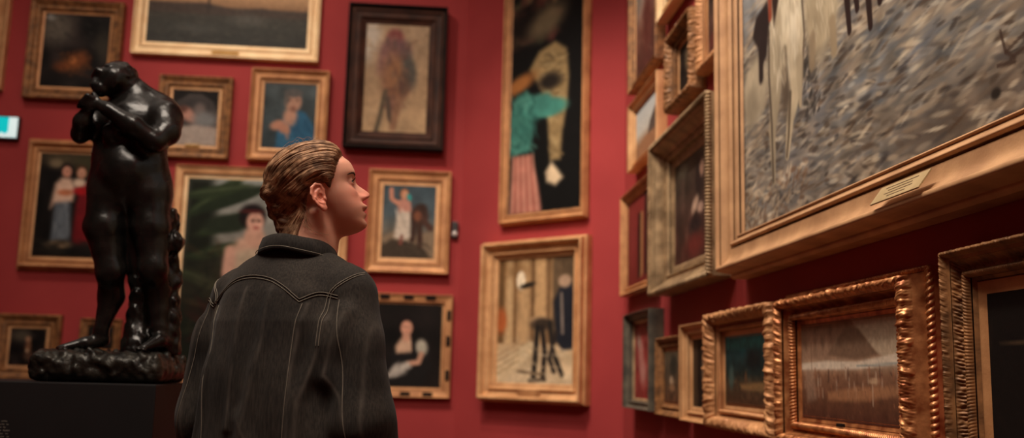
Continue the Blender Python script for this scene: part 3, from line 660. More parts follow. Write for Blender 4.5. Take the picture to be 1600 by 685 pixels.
# ------------------------------------------------------------------ framed paintings
# a moulding is a list of strips across its width: (points (u, h), ornament) with u, h as shares of width and depth
def lnr(*p): return (p, 'l', None)
def crv(*p, o=None): return (p, 'c', o)
STY = {
 'cassetta': [lnr((0, 0), (0, .72)), crv((0, .72), (.02, .95), (.1, 1), (.18, .93)), crv((.18, .88), (.3, .7), (.5, .6)), lnr((.5, .6), (.76, .56)), crv((.76, .56), (.79, .7), (.87, .7), (.93, .58)), lnr((.93, .52), (1, .4))],
 'ogee': [lnr((0, 0), (0, .5)), crv((0, .5), (.06, .62), (.14, .62)), lnr((.14, .62), (.14, .8)), crv((.14, .8), (.18, 1), (.3, 1), (.38, .85)), crv((.38, .8), (.5, .55), (.74, .48)), crv((.74, .48), (.78, .62), (.86, .62), (.92, .46)), lnr((.92, .42), (1, .34))],
 'flat': [lnr((0, 0), (0, .8)), crv((0, .8), (.03, 1), (.1, 1), (.13, .85)), lnr((.13, .82), (.82, .66)), crv((.82, .66), (.85, .76), (.92, .72), (.95, .5)), lnr((.95, .5), (1, .4))],
 'carved': [lnr((0, 0), (0, .14)), crv((0, .14), (.03, .28), (.09, .28), (.12, .18), o=('rope', .05, 1.)), lnr((.12, .2), (.22, .62)), crv((.22, .62), (.3, .92), (.42, .95), (.55, .75), o=('leaf', .042, 2.2)), crv((.55, .68), (.65, .5), (.79, .42)), crv((.79, .42), (.82, .55), (.9, .55), (.93, .42), o=('gad', .07, .9)), lnr((.93, .36), (1, .3))],
 'swept': [lnr((0, 0), (0, .6)), crv((0, .6), (.08, .95), (.25, 1), (.45, .85), (.6, .6), o=('leaf', .06, 2.6)), crv((.6, .55), (.7, .42), (.82, .4)), crv((.82, .4), (.86, .52), (.92, .5), (.95, .4), o=('bead', .06, .6)), lnr((.95, .38), (1, .3))],
 'worn': [lnr((0, 0), (0, .7)), crv((0, .7), (.05, .95), (.14, 1), (.24, .84), o=('leaf', .02, 1.6)), lnr((.24, .84), (.34, .8)), crv((.34, .78), (.5, .55), (.68, .5), o=('noise', .04, 1.)), crv((.68, .5), (.74, .66), (.84, .64), (.9, .5), o=('gad', .022, .8)), lnr((.9, .46), (1, .36))],
 'silver': [lnr((0, 0), (0, .86)), crv((0, .86), (.03, 1), (.1, 1), (.13, .88), o=('bead', .09, .75)), crv((.13, .9), (.22, .98), (.34, .86)), crv((.34, .84), (.5, .6), (.66, .52)), lnr((.66, .52), (.66, .44)), lnr((.66, .44), (.8, .4)), crv((.8, .4), (.84, .47), (.9, .44), (.93, .34)), lnr((.93, .3), (1, .24))],
 'grand': [lnr((0, 0), (0, .42)), crv((0, .42), (.05, .5), (.1, .5)), lnr((.1, .5), (.13, .86)), crv((.13, .86), (.16, 1), (.23, 1), (.27, .9)), crv((.27, .86), (.42, .7), (.64, .66)), lnr((.64, .66), (.64, .46)), lnr((.64, .46), (.69, .46)), lnr((.69, .46), (.69, .66)), crv((.69, .66), (.73, .72), (.8, .62)), lnr((.8, .56), (.88, .5)), crv((.88, .5), (.91, .55), (.95, .48)), lnr((.95, .42), (1, .33))],
 'rim': [lnr((0, 0), (0, 1)), lnr((0, 1), (.09, 1)), lnr((.09, 1), (.15, .66))],
 'stepped': [lnr((.15, .66), (.24, .62)), crv((.24, .62), (.27, .74), (.36, .74), (.4, .62)), lnr((.4, .58), (.62, .54)), crv((.62, .54), (.66, .64), (.76, .62), (.8, .5)), lnr((.8, .46), (1, .36))],
}
WN = Wob(5, 14, 1., 5.)
def ornament(kind, s, v, p):
    w = np.sin(PI * np.clip(v, 0, 1)) ** .6
    if kind == 'rope':
        return w * np.abs(np.sin(PI * (s / p + v * .8)))
    if kind == 'gad':
        return w * (np.abs(np.sin(PI * (s / p + v * .5))) ** .7)
    if kind == 'bead':
        return np.sqrt(np.maximum(0, 1 - (2 * ((s / p) % 1) - 1) ** 2)) * np.sqrt(np.maximum(0, 1 - (2 * v - 1) ** 2))
    if kind == 'noise':
        return w * WN(s / p, v * .8, 0 * s)
    a = .5 + .5 * np.cos(2 * PI * s / p + 1.7 * np.sin(2 * PI * v))
    b = .5 + .5 * np.cos(6 * PI * s / p - 2.4 * PI * v)
    c = np.abs(np.sin(5 * PI * s / p + 6 * v))
    return w * (.4 * a + .5 * b * a - .35 + .35 * c + .75 * WN(s / p * 1.3, v * 1.1, 0 * s))

def moulding(W, H, mx, my, d, strips, fine=1.):
    V, Q, off = [], [], 0
    mm = .5 * (mx + my)
    crn = lambda a, b: [(-W / 2 + a, b), (W / 2 - a, b), (W / 2 - a, H - b), (-W / 2 + a, H - b)]
    inw = [(0, 1), (-1, 0), (0, -1), (1, 0)]
    for pts, kind, o in strips:
        p = np.array(pts, float)
        if kind == 'c':
            p = crom(p, 10 if o else 5)
        m = len(p)
        du = np.gradient(p[:, 0]) * mm; dh = np.gradient(p[:, 1]) * d
        L = np.sqrt(du ** 2 + dh ** 2) + 1e-9; nu, nh = -dh / L, du / L
        vv = np.concatenate([[0], np.cumsum(np.sqrt((np.diff(p[:, 0]) * mm) ** 2 + (np.diff(p[:, 1]) * d) ** 2))]); vv /= vv[-1]
        for k in range(4):
            ln_ = (W, H, W, H)[k]
            if o:
                per = o[2] * mm * .16
                cnt = max(1, round(ln_ / per)); per = ln_ / cnt
                n = int(min(900, max(12, cnt * (12 if o[0] == 'leaf' else 8) * fine)))
            else:
                n = 2
            t = np.linspace(0, 1, n + 1)
            P = np.zeros((m, n + 1, 3))
            for i in range(m):
                c = crn(p[i, 0] * mx, p[i, 0] * my); c0 = np.array(c[k]); c1 = np.array(c[(k + 1) % 4])
                q = c0 + (c1 - c0) * t[:, None]; hh = p[i, 1] * d
                if o:
                    dd = o[1] * mm * ornament(o[0], (t - .5) * ln_ , np.full(n + 1, vv[i]), per)
                    dd = dd * np.minimum(1, np.minimum(t, 1 - t) * n / 3)
                    q = q + dd[:, None] * nu[i] * np.array(inw[k]); hh = hh + dd * nh[i]
                P[i, :, :2] = q; P[i, :, 2] = hh
            V.append(P.reshape(-1, 3))
            i, j = np.meshgrid(np.arange(m - 1), np.arange(n), indexing='ij'); i = i.ravel(); j = j.ravel(); w = n + 1
            Q.append(np.stack([i * w + j, i * w + j + 1, (i + 1) * w + j + 1, (i + 1) * w + j], 1) + off)
            off += m * w
    return mesh_from('moulding', np.concatenate(V), np.concatenate(Q))

def plate_box(name, W, z0, z1, y0, y1, mat, parent, tilt=None):
    bm = bmesh.new(); box(bm, -W / 2, W / 2, y0, y1, z0, z1, .002)
    return bm_obj(name, bm, mat, parent)

def framed(wall, u0, u1, z0, z1, d, mx, my, style, mat, slip, slipmat, paint, label, group, cell=.0065, gain=1., zc=.022, fine=1., plate=None, extra=None, smooth=True):
    W, H = u1 - u0, z1 - z0
    (ox, oy), (ux, uy), (nx, ny) = WALLS[wall]
    um = (u0 + u1) / 2
    root = empty('framed_painting', label, 'painting', (ox + ux * um + nx * .002, oy + uy * um + ny * .002, z0), group)
    root.matrix_world = Matrix(((ux, 0, nx, root.location.x), (uy, 0, ny, root.location.y), (0, 1, 0, z0), (0, 0, 0, 1)))
    fx, fy = mx - slip, my - slip
    if style == 'box':
        obj('outer_rim', moulding(W, H, fx, fy, d, STY['rim']), M['ebony'], root)
        fr = obj('frame', moulding(W, H, fx, fy, d, STY['stepped']), M['walnut'], root)
    else:
        fr = obj('frame', moulding(W, H, fx, fy, d, STY[style], fine), M[mat], root)
    hin = STY['stepped' if style == 'box' else style][-1][0][-1][1] * d
    if slip > 0:
        me = moulding(W - 2 * fx, H - 2 * fy, slip, slip, hin, [lnr((0, .9), (.1, 1.05)), lnr((.1, 1.05), (.75, .95)), lnr((.75, .95), (1, zc / hin * 1.02))])
        me.transform(Matrix.Translation((0, fy, 0)))
        obj('slip', me, M[slipmat], root)
    # canvas: slightly larger than the opening, in behind the moulding
    cw, ch = W - 2 * mx + .012, H - 2 * my + .012
    p = Paint(cw, ch, cell, (22, 18, 17)); paint(p); p.nz(.035, .03); p.nz(.02, .014)
    ny_, nx_ = p.a.shape[:2]
    X, Y = np.meshgrid(np.linspace(-cw / 2, cw / 2, nx_), H / 2 + ch / 2 - np.linspace(0, ch, ny_))
    V = np.stack([X, Y, np.full_like(X, zc)], -1).reshape(-1, 3)
    i, j = np.meshgrid(np.arange(ny_ - 1), np.arange(nx_ - 1), indexing='ij'); i = i.ravel(); j = j.ravel()
    Q = np.stack([i * nx_ + j, (i + 1) * nx_ + j, (i + 1) * nx_ + j + 1, i * nx_ + j + 1], 1)
    me = mesh_from('canvas', V, Q)
    set_col(me, np.clip(lin(np.clip(p.a.reshape(-1, 3), 0, 1)) * gain, 0, .95))
    obj('canvas', me, M['canvas'], root)
    bm = bmesh.new(); box(bm, -W / 2 + .004, W / 2 - .004, .004, H - .004, .0, .006)
    bm_obj('backing_board', bm, M['back'], root)
    if plate:
        w, y0, y1, zz, pm = plate
        plate_box('nameplate', w, zz, zz + .006, y0, y1, M[pm], root)
    if extra:
        extra(root, W, H, d)
    return root

GB, GC, GU, GR = 'paintings hung on the back wall', 'paintings hung on the corner wall', 'paintings hung high on the right wall', 'low row of paintings on the right wall'
G = 1.0
framed('L', -4.06, -3.232, 3.08, 4.02, .06, .11, .11, 'cassetta', 'gold', .02, 'gold_pale', pt_portraitgrey, 'gilt frame cut off at the far left edge, above the lit exit sign', GB, gain=G)
framed('L', -3.085, -2.445, 3.03, 3.757, .07, .095, .095, 'worn', 'gold_dark', .015, 'gold_warm', pt_firelit, 'dark firelit scene in a heavy worn gold frame, behind the statue head', GB, gain=G, fine=.6)
framed('L', -2.38, -1.068, 3.39, 4.2, .06, .09, .1, 'cassetta', 'gold_pale', .025, 'gold_pale', pt_dusk, 'wide dusk landscape in a pale gold frame with a small nameplate', GB, gain=G, plate=(.19, .024, .048, .045, 'brass'))
framed('L', -2.165, -1.652, 2.653, 3.247, .06, .1, .1, 'worn', 'gold_dark', .022, 'gold', pt_bed, 'small arched picture of reclining figures in a brown gold frame', GB, gain=G, fine=.5, plate=(.1, .082, .1, .026, 'brass'))
framed('L', -1.525, -.977, 2.658, 3.324, .075, .09, .095, 'cassetta', 'gold_warm', .02, 'gold', pt_bluerobe, 'portrait of a man in a blue robe holding his chest', GB, gain=G)
framed('L', -.861, -.150, 2.775, 3.835, .11, .13, .13, 'box', 'walnut', .012, 'walnut', pt_rider, 'tan figure study in a deep dark brown and black box frame', GB, gain=G, zc=.035)
framed('L', -3.015, -2.205, 1.832, 2.745, .07, .095, .1, 'carved', 'gold_warm', .02, 'gold', pt_twowomen, 'two women, one in white, one in red, in a carved gold frame', GB, gain=G, fine=.6)
framed('L', -3.10, -2.677, 1.096, 1.532, .05, .1, .1, 'worn', 'gold_dark', .022, 'gold', pt_smallfigure, 'small dark picture low on the wall at the far left, above the black plinth', GB, gain=G, fine=.5)
framed('L', -2.557, -2.282, 1.262, 1.517, .04, .06, .06, 'worn', 'gold_dark', .012, 'gold_dark', pt_smallgold, 'tiny brown-framed picture peeking out beside the statue ankle', GB, gain=G, fine=.4)
framed('L', -2.0, -.795, 1.105, 2.60, .06, .085, .085, 'flat', 'gold', .03, 'gold_pale', pt_palmlady, 'large portrait of a dark-haired lady under palm leaves, behind the visitor', GB, gain=G)
framed('L', -.664, -.082, 1.895, 2.629, .06, .105, .107, 'cassetta', 'gold_warm', .03, 'gold', pt_warrior, 'figure with raised arm beside a brown horse, in a plain gold frame', GB, gain=G)
def inlays(root, W, H, d):
    for x in (-.3, -.02, .24):
        for y in (.024, H - .024):
            bm = bmesh.new(); box(bm, W * x - .035, W * x + .035, y - .014, y + .014, d * .6, d * .93, .003); bm_obj('inlay', bm, M['ebony'], root)
    for x in (-W / 2 + .024, W / 2 - .024):
        for y in (.22, .55, .8):
            bm = bmesh.new(); box(bm, x - .014, x + .014, H * y - .035, H * y + .035, d * .6, d * .93, .003); bm_obj('inlay', bm, M['ebony'], root)
framed('L', -.634, -.042, 1.037, 1.75, .05, .075, .075, 'flat', 'gold_warm', .015, 'gold', pt_seated, 'seated dark-haired woman in white sleeves, gold frame with black inlays', GB, gain=G, extra=inlays)
framed('C', .39, 1.125, 2.215, 4.25, .055, .065, .075, 'ogee', 'gold_warm', .01, 'gold_dark', pt_blackrobe, 'very tall narrow painting of a figure in green and pink against black', GC, gain=G, zc=.016)
def cartouche(root, W, H, d):
    bm = bmesh.new()
    bmesh.ops.create_cone(bm, cap_ends=True, segments=32, radius1=.5, radius2=.48, depth=1)
    for v in bm.verts: v.co = Vector((v.co.x * .2, v.co.y * .045 + .062, d * .72 + v.co.z * .006))
    c = bm_obj('nameplate', bm, M['gold_warm'], root, smooth=False)
framed('C', .268, 1.15, 1.03, 2.1, .10, .125, .125, 'ogee', 'gold', .02, 'gold', pt_interior, 'pale interior with black standing figures in a broad gold frame, below the tall painting', GC, gain=G, extra=cartouche)
framed('R', .36, 1.085, 2.875, 3.9, .06, .07, .07, 'cassetta', 'gold_dark', .015, 'gold', pt_haze, 'hazy brown painting nearest the corner at the top of the right wall', GU, gain=G)
framed('R', 1.11, 1.75, 3.05, 3.9, .06, .08, .08, 'cassetta', 'gold_pale', .015, 'gold_pale', pt_portraitgrey, 'top painting cut by the picture edge, its pale gold corner just showing', GU, gain=G)
framed('R', 1.36, 1.85, 2.49, 2.87, .08, .1, .075, 'swept', 'gold_dark', .015, 'gold', pt_smallgold, 'small ornate gold-framed painting above the large silver-gold frame', GU, gain=G, fine=.6)
framed('R', 1.87, 2.33, 2.535, 3.02, .06, .09, .075, 'swept', 'gold_warm', .015, 'gold_pale', pt_genre, 'small gold-framed painting tucked against the huge horse painting', GU, gain=G, fine=.6)
framed('R', .37, 1.115, 2.395, 2.8, .06, .08, .06, 'cassetta', 'gold', .012, 'gold', pt_paleSky, 'pale sky landscape, second from the top beside the corner of the right wall', GU, gain=G)
framed('R', 1.19, 2.245, 1.61, 2.355, .11, .17, .13, 'silver', 'silver', .03, 'silver', pt_genre, 'dark interior with a pale arm, in a deep silver-gold beaded frame', GU, gain=G, zc=.02)
framed('R', .165, .985, 1.683, 2.288, .06, .07, .06, 'worn', 'gold_warm', .012, 'gold_warm', pt_maroon_reflections, 'picture under painted maroon reflections in a narrow gold frame, partly behind the silver-gold frame', GU, gain=G, fine=.5)
def big_plate(root, W, H, d):
    bm = bmesh.new(); box(bm, -.12, .12, -.027, .027, 0, .004, .001)
    x = 3.86 - (2.373 + 5.61) / 2
    o = bm_obj('nameplate', bm, M['plaque'], root); o['label'] = 'pale paper-like nameplate'
    o.location = (x, .069, d * .95); o.rotation_euler = (math.radians(-36), 0, 0)
    bm = bmesh.new()
    for i in range(4):
        w = (.16, .12, .14, .09)[i]; box(bm, -w / 2, w / 2, .014 - i * .01, .0165 - i * .01, .004, .0044)
    bm_obj('engraving', bm, M['engrave'], o)
framed('R', 2.373, 5.61, 1.583, 3.9, .125, .114, .165, 'grand', 'gold_dull', .0, 'gold', pt_horses, 'huge painting of horses climbing a stony slope, in a broad gold frame', GU, cell=.0042, gain=G, zc=.038, extra=big_plate)
framed('R', .375, 1.045, 1.042, 1.562, .08, .075, .055, 'cassetta', 'greywood', .015, 'silver', pt_pink_reflections, 'picture under painted pinkish reflections in a dark grey frame, farthest of the low row', GR, gain=G)
framed('R', 1.055, 1.55, 1.027, 1.407, .05, .1, .075, 'worn', 'gold_dark', .02, 'gold_warm', pt_orchard, 'small worn picture second in the low row, next to the dark grey frame', GR, gain=G, fine=.6)
framed('R', 1.6, 2.015, 1.024, 1.444, .065, .09, .065, 'cassetta', 'gold', .02, 'gold', pt_doorway, 'narrow dim picture in a plain smooth gold frame, third in the low row', GR, gain=G)
framed('R', 2.035, 2.825, 1.02, 1.467, .08, .15, .1, 'swept', 'gold_warm', .028, 'gold', pt_bay, 'coastal scene with a teal sky in a leafy carved frame', GR, gain=G, zc=.026)
def clip(root, W, H, d):
    bm = bmesh.new(); box(bm, -.02, .02, .088, .098, d * .5, d * .62, .002); bm_obj('nameplate', bm, M['ebony'], root)
framed('R', 2.845, 3.795, .995, 1.483, .085, .145, .108, 'carved', 'gold_red', .02, 'gold_red', pt_camp, 'camp scene with crowds under a tan tent, in a deeply carved reddish gold frame', GR, cell=.005, gain=G, zc=.026, fine=1.2, extra=clip)
framed('R', 3.94, 5.0, .93, 1.496, .08, .1, .1, 'worn', 'gold_dark', .03, 'gold_warm', pt_night, 'nearly black picture in a tarnished gold frame, at the right edge of the low row', GR, gain=G, zc=.026)

# ------------------------------------------------------------------ small fittings
s = empty('exit_sign', 'lit white and turquoise exit sign at the left edge', 'sign', (CLX - 3.30, CLY, 2.73))
bm = bmesh.new(); box(bm, -.23, .215, -.05, 0, 0, .165, .012); bm_obj('housing', bm, M['plastic'], s)
bm = bmesh.new(); box(bm, -.22, .207, -.056, -.05, .012, .155, .004); bm_obj('white_panel', bm, M['sign_white'], s)
bm = bmesh.new()
pts = [(.03, .155), (.15, .155), (.15, .05), (.128, .034), (.108, .048), (.086, .034), (.062, .046), (.045, .03), (.03, .05)]
f = bm.faces.new([bm.verts.new((x, -.0575, z)) for x, z in pts]); r_ = bmesh.ops.extrude_face_region(bm, geom=[f]); [setattr(v.co, 'y', -.056) for v in r_['geom'] if isinstance(v, bmesh.types.BMVert)]
bmesh.ops.recalc_face_normals(bm, faces=bm.faces)
bm_obj('pictogram', bm, M['sign_cyan'], s)
s = empty('motion_detector', 'small dark wall sensor with a white dome in the corner', 'sensor', (CLX - .045, CLY, 2.155))
bm = bmesh.new(); box(bm, -.024, .024, -.03, 0, 0, .12, .008); bm_obj('sensor_body', bm, M['plastic'], s)
bm = bmesh.new(); bmesh.ops.create_uvsphere(bm, u_segments=20, v_segments=12, radius=.02)
for v in bm.verts: v.co = Vector((v.co.x, v.co.y * .7 - .032, v.co.z + .032))
bm_obj('lens', bm, M['plastic_white'], s, smooth=True)

# plinth with its wall text
PX0, PX1, PY0, PY1, PZ = -1.86, -.775, 3.0, 3.44, 1.15
pl = empty('plinth', 'black rectangular plinth under the bronze statue, with pale text', 'plinth', ((PX0 + PX1) / 2, (PY0 + PY1) / 2, 0))
bm = bmesh.new(); hw = (PX1 - PX0) / 2; hd = (PY1 - PY0) / 2
box(bm, -hw, hw, -hd, hd, 0, PZ, .004); bm_obj('plinth_box', bm, M['plinth'], pl)
rt = random.Random(4)
def text_lines(name, rows, mat):
    bm = bmesh.new()
    for x0, x1, z, h in rows:
        x = x0
        while x < x1 - .004:
            w = rt.uniform(.006, .026)
            xe = min(x + w, x1); zz = z
            while x < xe:                          # letter-like ticks, as illegible as in the photo
                a = rt.uniform(.0016, .003)
                box(bm, x - (PX0 + PX1) / 2, min(x + a, xe) - (PX0 + PX1) / 2, -hd - .0006, -hd + .0004, zz - h * rt.uniform(.5, 1.1) / 2, zz + h * rt.uniform(.5, 1.1) / 2)
                x += a + .0012
            x += .004
    bm_obj(name, bm, mat, pl)
TX = -1.78
text_lines('heading_text', [(TX, -1.214, 1.113, .0075), (TX, -1.245, 1.086, .006)], M['lettering'])
text_lines('body_text', [(TX, -1.242, 1.104, .005), (TX, -1.255, 1.077, .005), (TX, -1.26, 1.069, .005)] + [(TX, -1.168 - rt.uniform(0, .01), 1.037 - i * .0086, .0046) for i in range(22)], M['letter_dim'])

# ------------------------------------------------------------------ bronze figure on a rough base (sketch units: 1 unit is about 2 mm)
def SK(px, py, dy=0.):
    return np.array([-1.154 + (px - 78) * .001923 - (550 - py) * .000175, 3.2 + dy, 1.239 + (550 - py) * .00205 + (px - 78) * .00005])
st = empty('bronze_statue', 'dark bronze standing figure with bowed head and folded arms, on the black plinth', 'statue', (-.968, 3.2, PZ))
WB = Wob(11, 16, 12., 60.); WR = Wob(12, 18, 9., 45.)
def statue_body():
    P, org = grid((-1.2, 3.02, 1.2), (-.74, 3.38, 2.2), .0034)
    c = lambda pts, k=.012: chain(P, [(SK(*p[:3]), p[3]) for p in pts], k)
    D = ell(P, SK(203, 292, .01), (.128, .098, .1))                                # pelvis
    D = smin(D, ell(P, SK(203, 250, .0), (.115, .085, .1)), .04)
    D = smin(D, ell(P, SK(208, 200, .01), (.118, .096, .11)), .04)                   # chest
    D = smin(D, ell(P, SK(243, 178, .035), (.078, .075, .07)), .035)                 # rounded back
    D = smin(D, ell(P, SK(225, 315, .07), (.07, .06, .07)), .03)
    D = smin(D, ell(P, SK(176, 315, .07), (.068, .06, .07)), .03)
    D = smin(D, c([(170, 312, 0, .064), (165, 362, -.02, .060), (176, 428, -.022, .040)]), .03)
    D = smin(D, c([(176, 428, -.022, .038), (172, 466, .012, .039), (158, 518, .0, .021), (156, 532, .0, .021)]), .02)
    D = smin(D, c([(158, 532, .012, .022), (138, 538, -.025, .02), (108, 545, -.055, .011)], .008), .012)
    D = smin(D, c([(237, 312, 0, .064), (239, 362, -.015, .058), (243, 424, -.02, .042)]), .03)
    D = smin(D, c([(243, 424, -.02, .041), (244, 458, .02, .041), (247, 512, .01, .026), (250, 528, .01, .024)]), .02)
    D = smin(D, c([(262, 538, .035, .018), (250, 534, -.02, .022), (236, 545, -.08, .012)], .008), .012)
    for x, y, dy, r in ((103, 546, -.06, .008), (108, 548, -.072, .008), (116, 548, -.078, .007), (229, 547, -.09, .008), (238, 548, -.1, .007)):
        D = smin(D, ell(P, SK(x, y, dy), (r * 1.3, r * 1.6, r)), .006)
    D = smin(D, ell(P, SK(177, 430, -.042), (.03, .024, .036)), .03); D = smin(D, ell(P, SK(243, 426, -.042), (.03, .024, .036)), .03)  # knees
    D = smin(D, c([(202, 330, .03, .05), (206, 420, .04, .036)]), .02)
    # neck and bowed head, turned down to the left
    D = smin(D, c([(232, 165, .02, .05), (214, 148, .0, .042), (196, 138, -.01, .038)]), .03)
    hd = ell(P, SK(184, 131, -.02), (.056, .066, .054))
    hd = smin(hd, c([(179, 138, -.04, .038), (167, 151, -.065, .026)], .01), .02)           # face and jaw
    hd = smin(hd, c([(158, 139, -.072, .009), (155, 147, -.078, .008)], .005), .012)
    hd = smin(hd, c([(157, 130, -.058, .013), (164, 123, -.07, .013)], .005), .012)
    hr = ell(P, SK(188, 124, -.01), (.058, .067, .05)); hr = hr + .0045 * WB(P[0] * 1., P[1], P[2] * 1.2) - .001
    hd = smin(hd, hr, .006)
    hd = smin(hd, c([(192, 141, -.073, .009), (188, 150, -.076, .006)], .004), .006)
    D = smin(D, hd, .016)
    # arms folded up to the chin
    D = smin(D, ell(P, SK(262, 195, -.01), (.048, .06, .066)), .03)
    D = smin(D, c([(264, 190, -.02, .05), (268, 214, -.05, .044), (254, 234, -.09, .034)]), .025)
    D = smin(D, c([(254, 234, -.09, .033), (225, 214, -.118, .032), (186, 189, -.12, .021), (174, 183, -.118, .018)]), .012)
    D = smin(D, c([(160, 188, -.01, .045), (144, 208, -.04, .036), (134, 223, -.065, .027)]), .02)
    D = smin(D, c([(134, 223, -.065, .026), (143, 206, -.095, .026), (155, 188, -.105, .019)]), .01)
    D = smin(D, ell(P, SK(160, 182, -.118), (.026, .018, .022)), .01)
    for k in range(4):                                                                # fingers folded over each other
        D = smin(D, c([(166 - k * 3.2, 175 + k * 3.4, -.128, .0085), (158 - k * 3.2, 172 + k * 3.4, -.136, .0085), (150 - k * 2.6, 176 + k * 3.6, -.122, .0075)], .003), .003)
    D = smin(D, c([(172, 176, -.122, .009), (164, 166, -.115, .008)], .003), .004)
    # breast and belly modelling
    D = smin(D, ell(P, SK(186, 222, -.085), (.03, .024, .03)), .025); D = smin(D, ell(P, SK(200, 275, -.075), (.06, .03, .055)), .03)
    # rough support rising between and beside the legs
    rk = c([(210, 548, .02, .05), (212, 500, .03, .032), (214, 400, .03, .028)]); rk = smin(rk, c([(256, 548, .05, .04), (262, 440, .05, .026), (266, 340, .04, .02)]), .01)
    rk = smin(rk, ell(P, SK(273, 380, .02), (.024, .03, .036)), .012); rk = smin(rk, ell(P, SK(269, 342, .03), (.016, .024, .026)), .012)
    rk = rk + .006 * WR(P[0] * 1.4, P[1] * 1.4, P[2] * 1.4)
    D = smin(D, rk, .01)
    D = D + .0012 * WB(P[0] * .5, P[1] * .5, P[2] * .5)
    D = smax(D, 1.238 - P[2], .002)
    return nets(D, org)
V, Q = statue_body()
o = obj('figure', mesh_from('figure', V - np.array(st.location), Q), M['bronze'], st)
def statue_base():
    P, org = grid((-1.2, 2.98, 1.13), (-.73, 3.42, 1.28), .0045)
    x, y, z = P[0] + .968, P[1] - 3.2, P[2] - 1.196
    wz = z + 0 * x + 0 * y
    q = [np.abs(x) - (.196 - .25 * np.maximum(0, wz) ** 1.0 * .5), np.abs(y) - .165, np.abs(z) - .044]
    d = np.sqrt(sum(np.maximum(a + .03, 0) ** 2 for a in q)) - .03 + np.minimum(np.maximum(np.maximum(q[0], q[1]), q[2]) + .03, 0)
    d = d + .0085 * WR(P[0] * 1., P[1] * 1., P[2] * 1.1) * (sstep(1.155, 1.185, P[2])) + .003 * WB(P[0], P[1], P[2])
    d = smax(d, 1.1515 - P[2], .001)
    return nets(d, org, 1)
V, Q = statue_base()
obj('rock_base', mesh_from('rock_base', V - np.array(st.location), Q), M['bronze_rough'], st)

# ------------------------------------------------------------------ the visitor
HO = np.array([-.257, 2.2, 1.581])                     # middle of the head at ear level
YW, TL = math.radians(8), math.radians(15)             # she faces right, a little away, chin raised
hf = np.array([math.cos(YW), math.sin(YW), 0]); hl = np.array([-math.sin(YW), math.cos(YW), 0])
def to_head(P):
    dx, dy, dz = P[0] - HO[0], P[1] - HO[1], P[2] - HO[2]
    u = dx * hf[0] + dy * hf[1]; v = dx * hl[0] + dy * hl[1]
    return (u * math.cos(TL) + dz * math.sin(TL)) * 1000, v * 1000, (-u * math.sin(TL) + dz * math.cos(TL)) * 1000
def from_head(q):
    q = np.atleast_2d(q) / 1000.
    u = q[:, 0] * math.cos(TL) - q[:, 2] * math.sin(TL); w = q[:, 0] * math.sin(TL) + q[:, 2] * math.cos(TL)
    return HO + u[:, None] * hf + q[:, 1:2] * hl + w[:, None] * np.array([0, 0, 1.])
BC = np.array([-.295, 2.2, 0.]); BY = math.radians(30)  # torso turned thirty degrees to the right
br = np.array([math.cos(BY), -math.sin(BY), 0]); bf = np.array([math.sin(BY), math.cos(BY), 0])
def from_body(q):
    q = np.atleast_2d(q)
    return BC + q[:, 0:1] * br + q[:, 1:2] * bf + q[:, 2:3] * np.array([0, 0, 1.])
person = empty('person', 'woman with pinned-up light brown hair in a black denim jacket, looking up to the right', 'person', (BC[0], BC[1], 0))
PL = np.array(person.location)

